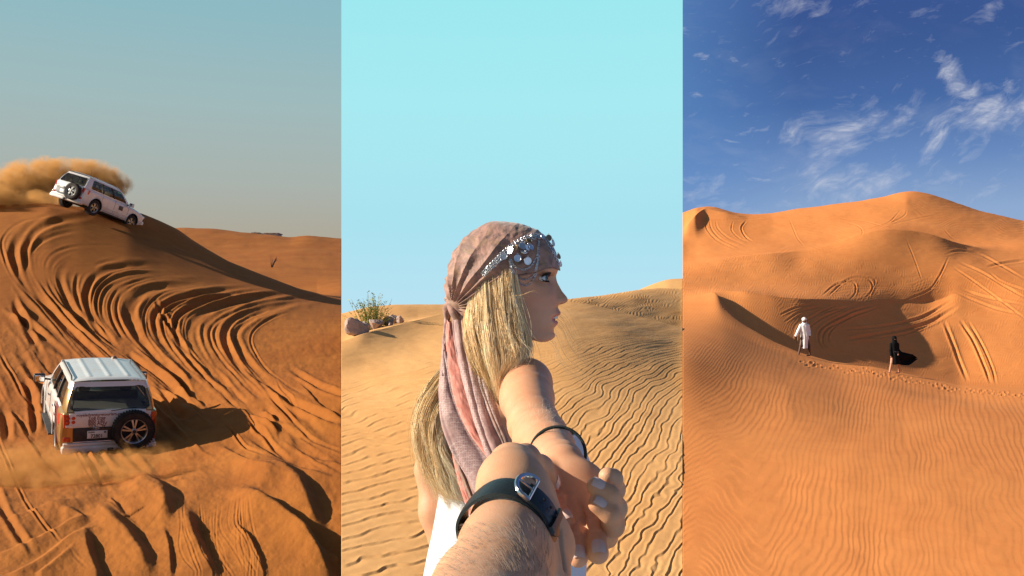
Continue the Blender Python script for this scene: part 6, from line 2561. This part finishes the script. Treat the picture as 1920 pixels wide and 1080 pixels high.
def walker(white):
    root = empty('person')
    sk = SKIND if white else SKINL
    pr = [ell((0, 0, 1.60), (.085, .095, .115), .02), caps((0, 0, 1.42), (0, 0, 1.55), .055, .05, .02), ell((-.02, -.09, 1.585), (.016, .02, .022), .01),
          ell((0, .0, 1.22), (.17, .11, .24), .06), ell((0, 0, .98), (.15, .11, .16), .06)]
    stride = .20 if white else .16
    for s in (-1, 1):
        hipx = s * .085
        kx = hipx + s * stride * .55
        pr += chain(limb((hipx, 0, .92), (kx, -.06, .50), (hipx + s * stride * 1.0, .03 * s, .09)), [.085, .058, .040], .03)
        pr += [caps((hipx + s * stride, .03 * s, .045), (hipx + s * stride - .17, .03 * s - .03, .03), .038, .028, .02)]
    if white:
        arms = [limb((-.17, 0, 1.38), (-.30, -.03, 1.15), (-.42, -.05, .93)), limb((.17, 0, 1.38), (.24, .02, 1.12), (.20, -.10, .95))]
    else:
        arms = [limb((-.15, 0, 1.36), (-.20, -.02, 1.08), (-.21, -.08, .84)), limb((.15, 0, 1.36), (.20, .03, 1.08), (.12, -.12, .92))]
    for a in arms:
        pr += chain(a, [.052, .042, .030], .03)
        e = a[2]
        dr = (a[2] - a[1]) / np.linalg.norm(a[2] - a[1])
        pr.append(ell(e + dr * .05, (.032, .022, .045), .012))
        for k in range(4):
            o_ = np.array(((k - 1.5) * .017, 0, 0))
            pr.append(caps(e + dr * .07 + o_, e + dr * (.125 - .006 * abs(k - 1.3)) + o_ * 1.15, .009, .007, .005))
        pr.append(caps(e + dr * .03, e + dr * .075 + np.array((-.035, -.02, 0)), .010, .008, .006))
    V, Fq = sdf_mesh(pr, .012)
    np_mesh('body', relax(V, Fq, 1), Fq, sk, root)
    g_ = np.random.default_rng(5 if white else 6)

    def robe(name, rings, mat, fold, nf, seed):
        """rings: (z, centre x, centre y, half x, half y)"""
        n, m_ = 60, 72
        zs = np.array([r[0] for r in rings], float)
        t = np.linspace(0, 1, n)
        kk = np.linspace(0, 1, len(rings))
        C = [np.interp(t, kk, [r[j] for r in rings]) for j in range(5)]
        th = np.linspace(0, 2 * np.pi, m_, endpoint=False)
        T, H_ = np.meshgrid(t, th, indexing='ij')
        f = 1 + fold * T ** 1.2 * (np.sin(H_ * nf + seed + 1.5 * np.sin(T * 4)) + .5 * np.sin(H_ * (nf * 2 + 1) + 2 * seed)) + .03 * fbm(H_ * 2 + seed, T * 6, 500 + seed, 3)
        x = C[1][:, None] + C[3][:, None] * np.cos(H_) * f
        y = C[2][:, None] + C[4][:, None] * np.sin(H_) * f
        z = C[0][:, None] + .012 * np.sin(H_ * 5 + seed) * T
        V = np.stack([x, y, z], -1).reshape(-1, 3)
        i0, j0 = np.meshgrid(np.arange(n - 1), np.arange(m_), indexing='ij')
        a = i0 * m_ + j0
        b = i0 * m_ + (j0 + 1) % m_
        return np_mesh(name, V, np.stack([a, b, b + m_, a + m_], -1).reshape(-1, 4), mat, root)

    if white:
        robe('robe', [(1.50, 0, 0, .07, .07), (1.45, 0, 0, .15, .11), (1.36, 0, 0, .215, .135), (1.15, .01, 0, .205, .15), (.92, .02, 0, .195, .16), (.6, .0, 0, .165, .16), (.36, -.02, 0, .17, .17)], ROBE_W, .045, 6, 1)
        for k, a in enumerate(arms):
            V, Fq = sdf_mesh(chain([a[0], a[1], a[2]], [.075, .068, .058], .03), .012)
            np_mesh('sleeve', V, Fq, ROBE_W, root)
        V, Fq = sdf_mesh([ell((0, .01, 1.655), (.105, .112, .10), .02), ell((0.03, .05, 1.50), (.10, .08, .13), .04), ell((.13, .03, 1.40), (.12, .08, .05), .04), ell((.22, .05, 1.385), (.06, .05, .035), .03)], .012)
        np_mesh('headscarf', relax(V, Fq, 1), Fq, ROBE_W, root)
        m = MB()
        m.tube([(.098 * math.cos(a), .01 + .103 * math.sin(a), 1.69 + .01 * math.sin(a)) for a in np.linspace(0, 2 * math.pi, 20)], .011, 6)
        m.build('head_cord', ROBE_W, root)
        V, Fq = sdf_mesh(chain(limb((.09, 0, .60), (.16, -.04, .46), (.22, 0, .34)), [.085, .075, .06], .03) + chain(limb((-.09, 0, .60), (-.15, -.04, .46)), [.085, .07], .03), .012)
        np_mesh('trousers', V, Fq, noisy('dark_trousers', (0.012, 0.011, 0.012, 1), (0.02, 0.018, 0.018, 1), 9, 0.8), root)
    else:
        robe('dress', [(1.48, 0, 0, .07, .07), (1.44, 0, 0, .14, .10), (1.36, 0, 0, .18, .125), (1.10, .0, 0, .165, .13), (.9, .01, 0, .185, .15), (.65, .02, 0, .21, .17), (.43, .03, 0, .25, .18)], ROBE_B, .05, 7, 2)
        for k, a in enumerate(arms):
            V, Fq = sdf_mesh(chain([a[0], a[1], a[2]], [.072, .058, .046], .03), .012)
            np_mesh('sleeve', V, Fq, ROBE_B, root)
        V, Fq = sdf_mesh([ell((0, .01, 1.62), (.105, .115, .135), .03), ell((.03, .03, 1.46), (.115, .10, .12), .05), ell((.01, .0, 1.38), (.15, .11, .08), .05)], .012)
        np_mesh('headscarf', relax(V, Fq, 1), Fq, ROBE_B, root)
        # train blown out to the right
        n, m_ = 50, 26
        T, U = np.meshgrid(np.linspace(0, 1, n), np.linspace(0, 1, m_), indexing='ij')
        top = np.interp(T, [0, .15, .35, .6, .8, 1], [1.38, 1.22, .98, .96, .90, .68])
        bot = np.interp(T, [0, .15, .35, .6, .8, 1], [.46, .40, .36, .40, .50, .64])
        x = .04 + 1.12 * T + .03 * np.sin(U * 9) * T
        z = top * (1 - U) + bot * U + .03 * np.sin(T * 7)
        y = .10 + .07 * np.sin(U * 8 + T * 5) * (0.25 + T) + .05 * T
        A_ = np.stack([x, y, z], -1)
        B_ = np.stack([x, y + .012, z], -1)[:, ::-1]
        ring = np.concatenate([A_, B_], 1)
        mm = 2 * m_
        V = ring.reshape(-1, 3)
        i0, j0 = np.meshgrid(np.arange(n - 1), np.arange(mm), indexing='ij')
        a = i0 * mm + j0
        b = i0 * mm + (j0 + 1) % mm
        np_mesh('cloak', V, np.stack([a, b, b + mm, a + mm], -1).reshape(-1, 4), ROBE_B, root)
        m = MB()
        for k in range(7):
            m.box((-.12 + k * .04, -.145, 1.00 + .01 * math.sin(k)), (-.105 + k * .04, -.135, 1.015 + .01 * math.sin(k)), .002)
        o = m.build('belt_studs', CHROME, root)
        o['kind'] = 'stuff'
    return root


pw = walker(True)
tag(pw, 'man in a white robe and white headscarf walking along the dune brink', 'person')
put_person(pw, 1508, 680, 40.0, 73, 8)
pb = walker(False)
tag(pb, 'figure in a black robe whose cloak blows out behind in the wind', 'person')
put_person(pb, 1677, 701, 38.2, 71, 5)

# ------------------------------------------------------------------ rocks and shrub left of the woman
ROCK, _t, _b = principled('pinkish_rock', (0.36, 0.25, 0.21, 1), 0.85, 0, 0.2)
_co = _t.n('ShaderNodeTexCoord').outputs['Object']
_t.l(_t.mix(_t.ramp(_t.noise(_co, 2.2, 6, 0.7), [(0.35, 0.0), (0.65, 1.0)]), (0.56, 0.40, 0.33, 1), (0.27, 0.22, 0.20, 1)), _b.inputs['Base Color'])
_bp = _t.n('ShaderNodeBump')
_bp.inputs['Strength'].default_value = 0.8
_bp.inputs['Distance'].default_value = 0.05
_t.l(_t.noise(_co, 5, 8, 0.7), _bp.inputs['Height'])
_t.l(_bp.outputs[0], _b.inputs['Normal'])


def rock(px, row, d, wpx, hpx, seed, label):
    bm = bmesh.new()
    bmesh.ops.create_icosphere(bm, subdivisions=4, radius=1.0)
    co = np.array([v.co[:] for v in bm.verts])
    g_ = np.random.default_rng(seed)
    r = np.ones(len(co))
    for k in range(16):        # chop flat facets
        n = g_.normal(size=3)
        n /= np.linalg.norm(n)
        lim = g_.uniform(.42, .85)
        dd = co @ n
        r = np.minimum(r, np.where(dd > lim, lim / np.maximum(dd, 1e-6), 1))
    co = co * r[:, None] * (1 + .06 * fbm(co[:, 0] * 3 + seed, co[:, 1] * 3 + co[:, 2] * 2, 600 + seed, 3))[:, None]
    w_ = wpx / F * d / 2
    h_ = hpx / F * d / 1.25
    for v, c in zip(bm.verts, co):
        v.co = (c[0] * w_, c[1] * w_ * .8, c[2] * h_)
    o = bm_obj('rock', bm, ROCK)
    p = P(px, row, d)
    o.location = (p.x, p.y, ground_z(dune2, p.x, p.y) + h_ * .45)
    o.rotation_euler = (0, 0, R(seed * 37 % 60 - 30))
    tag(o, label, 'rock', 'rocks by the green shrub')
    return o


rock(670, 634, 24.0, 52, 34, 3, 'large cracked rock at the left edge of the rippled sand')
rock(684, 622, 24.6, 36, 20, 5, 'dark broken rock directly behind the large cracked one')
rock(669, 605, 25.5, 18, 9, 12, 'small pink rock lying left of the shrub foot')
rock(705, 605, 25.8, 32, 21, 8, 'rounded pink rock leaning on the shrub foot')
rock(727, 600, 26.4, 32, 20, 11, 'grey green rock in the middle of the rock row')
rock(742, 594, 27.2, 30, 17, 14, 'slab rock that stands highest in the rock row')
rock(751, 596, 27.0, 22, 12, 17, 'low dark rock at the right end of the row')
rock(731, 603, 25.8, 11, 6, 21, 'small round rock below the grey green one')

LEAF = noisy('yellow_green_leaf', (0.36, 0.42, 0.07, 1), (0.20, 0.30, 0.06, 1), 5, 0.6)
LEAFD = noisy('dark_green_leaf', (0.06, 0.12, 0.05, 1), (0.10, 0.17, 0.06, 1), 5, 0.6)
STRAW = noisy('straw_stem', (0.46, 0.36, 0.12, 1), (0.34, 0.27, 0.09, 1), 5, 0.7)


def shrub(name, px, row, d, wpx, hpx, nst, label, cat, seed, mats, leafy=True):
    g_ = np.random.default_rng(seed)
    p = P(px, row, d)
    z0 = ground_z(dune2, p.x, p.y)
    root = empty(name, (p.x, p.y, z0))
    sc_ = d / F
    stems, leaves, tops = MB(), MB(), MB()
    for k in range(nst):
        x0 = g_.normal(0, wpx * .16) * sc_
        y0 = g_.normal(0, wpx * .12) * sc_
        lean = g_.normal(0, .5) + x0 / (wpx * sc_) * 1.3
        H = hpx * sc_ * g_.uniform(.35, 1.0) * math.exp(-abs(lean) * .35)
        pts = [Vector((x0 + lean * wpx * .5 * sc_ * t ** 1.3, y0 + g_.normal(0, .02), H * t)) for t in np.linspace(0, 1, 6)]
        stems.tube(pts, [.008 * (1 - .7 * t) for t in np.linspace(0, 1, 6)], 3, False)
        if leafy:
            for q in range(int(g_.integers(8, 20))):
                t = g_.uniform(.15, 1.0)
                i = min(int(t * 5), 4)
                b = pts[i].lerp(pts[i + 1], t * 5 - i)
                a = g_.uniform(0, 6.28)
                L = g_.uniform(.03, .075)
                dv = Vector((math.cos(a), math.sin(a), g_.uniform(.1, 1.2))).normalized()
                sd = dv.cross(Vector((g_.normal(), g_.normal(), g_.normal()))).normalized() * L * .26
                tgt = tops if (t > .75 and g_.random() < .5) else leaves
                tgt.add([b, b + dv * L * .5 + sd, b + dv * L, b + dv * L * .5 - sd], [[0, 1, 2, 3]])
    o = stems.build('stem', mats[0], root, smooth=False)
    o['kind'] = 'stuff'
    if leafy:
        for mb_x, mt, nm in ((leaves, mats[1], 'foliage'), (tops, mats[2], 'seed_heads')):
            if mb_x.v:
                o = mb_x.build(nm, mt, root, smooth=False)
                o['kind'] = 'stuff'
    tag(root, label, cat)
    return root


shrub('desert_shrub', 700, 600, 26.2, 62, 74, 120, 'tall yellow green desert shrub growing behind the rocks', 'shrub', 1, (STRAW, LEAF, LEAFD))
shrub('grass_tuft', 686, 603, 25.9, 46, 22, 150, 'low straw coloured grass at the foot of the shrub', 'grass tuft', 2, (STRAW, LEAF, LEAFD), False)
shrub('grass_tuft', 744, 585, 28.6, 22, 9, 60, 'small dry tuft on the crest behind the slab rock', 'grass tuft', 3, (STRAW, LEAF, LEAFD), False)
g_ = np.random.default_rng(4)

# dry twig and pale low buildings in the left desert
p = P(509, 500, 112)
m = MB()
z0 = ground_z(dune1, p.x, p.y)
for k in range(9):
    a = g_.uniform(-.8, .8)
    m.tube([(p.x + a * .15, p.y, z0 - .05), (p.x + a * .5, p.y, z0 + .6), (p.x + a * .9, p.y + .1, z0 + g_.uniform(.9, 1.5))], [.05, .035, .015], 4, False)
tw = m.build('dry_bush', STRAW if False else BLACKP)
tag(tw, 'small dark dry bush standing alone on the far orange sand', 'bush')
WALLW = noisy('pale_wall', (0.55, 0.50, 0.42, 1), (0.46, 0.41, 0.34, 1), 1.0, 0.8)


def camp(px, row, d, wm, hm, label):
    p = P(px, row, d)
    z0 = ground_z(dune1, p.x, p.y) - .3
    root = empty('low_building', (p.x, p.y, z0))
    m = MB()
    m.box((-wm / 2, -2, 0), (wm / 2, 2, hm), .05)
    m.build('wall', WALLW, root, smooth=False)
    m = MB()
    m.box((-wm / 2 - .2, -2.2, hm), (wm / 2 + .2, 2.2, hm + .18), .03)
    m.build('roof', WALLW, root, smooth=False)
    for k in range(int(wm / 1.6)):
        m = MB()
        m.box((-wm / 2 + .5 + k * 1.6, -2.05, .6), (-wm / 2 + 1.1 + k * 1.6, -1.98, .6 + hm * .3), .01)
        m.build('window', BLACKP, root, smooth=False)
    tag(root, label, 'building')


camp(512, 443, 214, 3.2, .7, 'longer pale low building on the far ridge line')
camp(483, 441, 214, 1.6, .5, 'tiny pale low building left of the longer one')

# ------------------------------------------------------------------ dust thrown up by the wheels
def dust(name, lo, hi, dens, scale, color, label, shape, warp_=1.1):
    """closed box of air with sand blown through it; shape: list of soft lobes (centre, radii) in box-local metres"""
    m = MB()
    m.box(lo, hi, 0)
    mat = bpy.data.materials.new(name + '_volume')
    mat.use_nodes = True
    t = NT(mat.node_tree)
    out_ = t.n('ShaderNodeOutputMaterial')
    v = t.n('ShaderNodeVolumePrincipled')
    v.inputs['Color'].default_value = color
    v.inputs['Anisotropy'].default_value = 0.25
    co = t.n('ShaderNodeTexCoord').outputs['Object']
    wn = t.noise(co, scale * .6, 3, 0.6, out='Color')
    wv_ = t.n('ShaderNodeVectorMath', operation='MULTIPLY_ADD')
    t.l(wn, wv_.inputs[0])
    wv_.inputs[1].default_value = (warp_ / scale, warp_ / scale, warp_ / scale)
    t.l(co, wv_.inputs[2])
    tot = None
    for c, r in shape:
        s = t.n('ShaderNodeVectorMath', operation='SUBTRACT')
        t.l(wv_.outputs[0], s.inputs[0])
        s.inputs[1].default_value = [c[j] + .5 * warp_ / scale for j in range(3)]
        q = t.mapping(s.outputs[0], scale=(1 / r[0], 1 / r[1], 1 / r[2]))
        ln = t.n('ShaderNodeVectorMath', operation='LENGTH')
        t.l(q, ln.inputs[0])
        g = t.m('SUBTRACT', 1.0, ln.outputs['Value'], clamp=True)
        tot = g if tot is None else t.m('MAXIMUM', tot, g)
    nz = t.ramp(t.noise(co, scale, 8, 0.68), [(0.46, 0.0), (0.60, 1.0)])
    dn = t.m('MULTIPLY', t.m('MULTIPLY', t.m('POWER', tot, 1.1), t.m('ADD', nz, 0.12)), dens)
    t.l(dn, v.inputs['Density'])
    t.l(v.outputs[0], out_.inputs['Volume'])
    o = m.build(name, mat, smooth=False)
    tag(o, label, 'dust', kind='stuff')
    return o


a_ = P(-60, 300, 46)
c2 = Vector(car2.location)
L2 = lambda px, row, d: P(px, row, d)
lobes = [(L2(155, 338, 51), (2.2, 1.8, 1.35)), (L2(105, 338, 50.5), (1.9, 1.8, 1.5)), (L2(55, 345, 49.5), (2.2, 1.8, 1.4)), (L2(5, 355, 48.5), (2.2, 1.8, 1.15)), (L2(-50, 372, 46), (2.4, 2, 1.0)),
         (L2(205, 345, 51), (1.3, 1.4, 1.1)), (L2(70, 385, 47.5), (2.6, 1.5, .8)), (L2(20, 388, 47), (2.6, 1.5, .7))]
dust('dust_cloud', L2(-130, 420, 44.5), Vector((L2(245, 280, 47).x, 54.0, L2(100, 275, 47).z)), 11.0, 1.9, (0.95, 0.52, 0.18, 1), 'orange dust cloud billowing behind the upper car', lobes, 2.4)
lobes = [(L2(150, 868, 16.0), (1.0, .5, .30)), (L2(60, 870, 15.6), (.9, .5, .42)), (L2(250, 862, 16.2), (.8, .5, .24)), (L2(0, 890, 15.2), (.9, .5, .46)), (L2(100, 905, 15.0), (1.2, .5, .26)), (L2(210, 890, 15.4), (.9, .5, .22))]
dust('dust_cloud', Vector((L2(-80, 900, 16).x, 14.0, L2(0, 975, 15).z)), Vector((L2(340, 900, 16).x, 17.4, L2(0, 790, 16).z)), 6.0, 3.0, (0.88, 0.46, 0.15, 1), 'low dust swirling at the rear wheels of the lower car', lobes, 3.0)
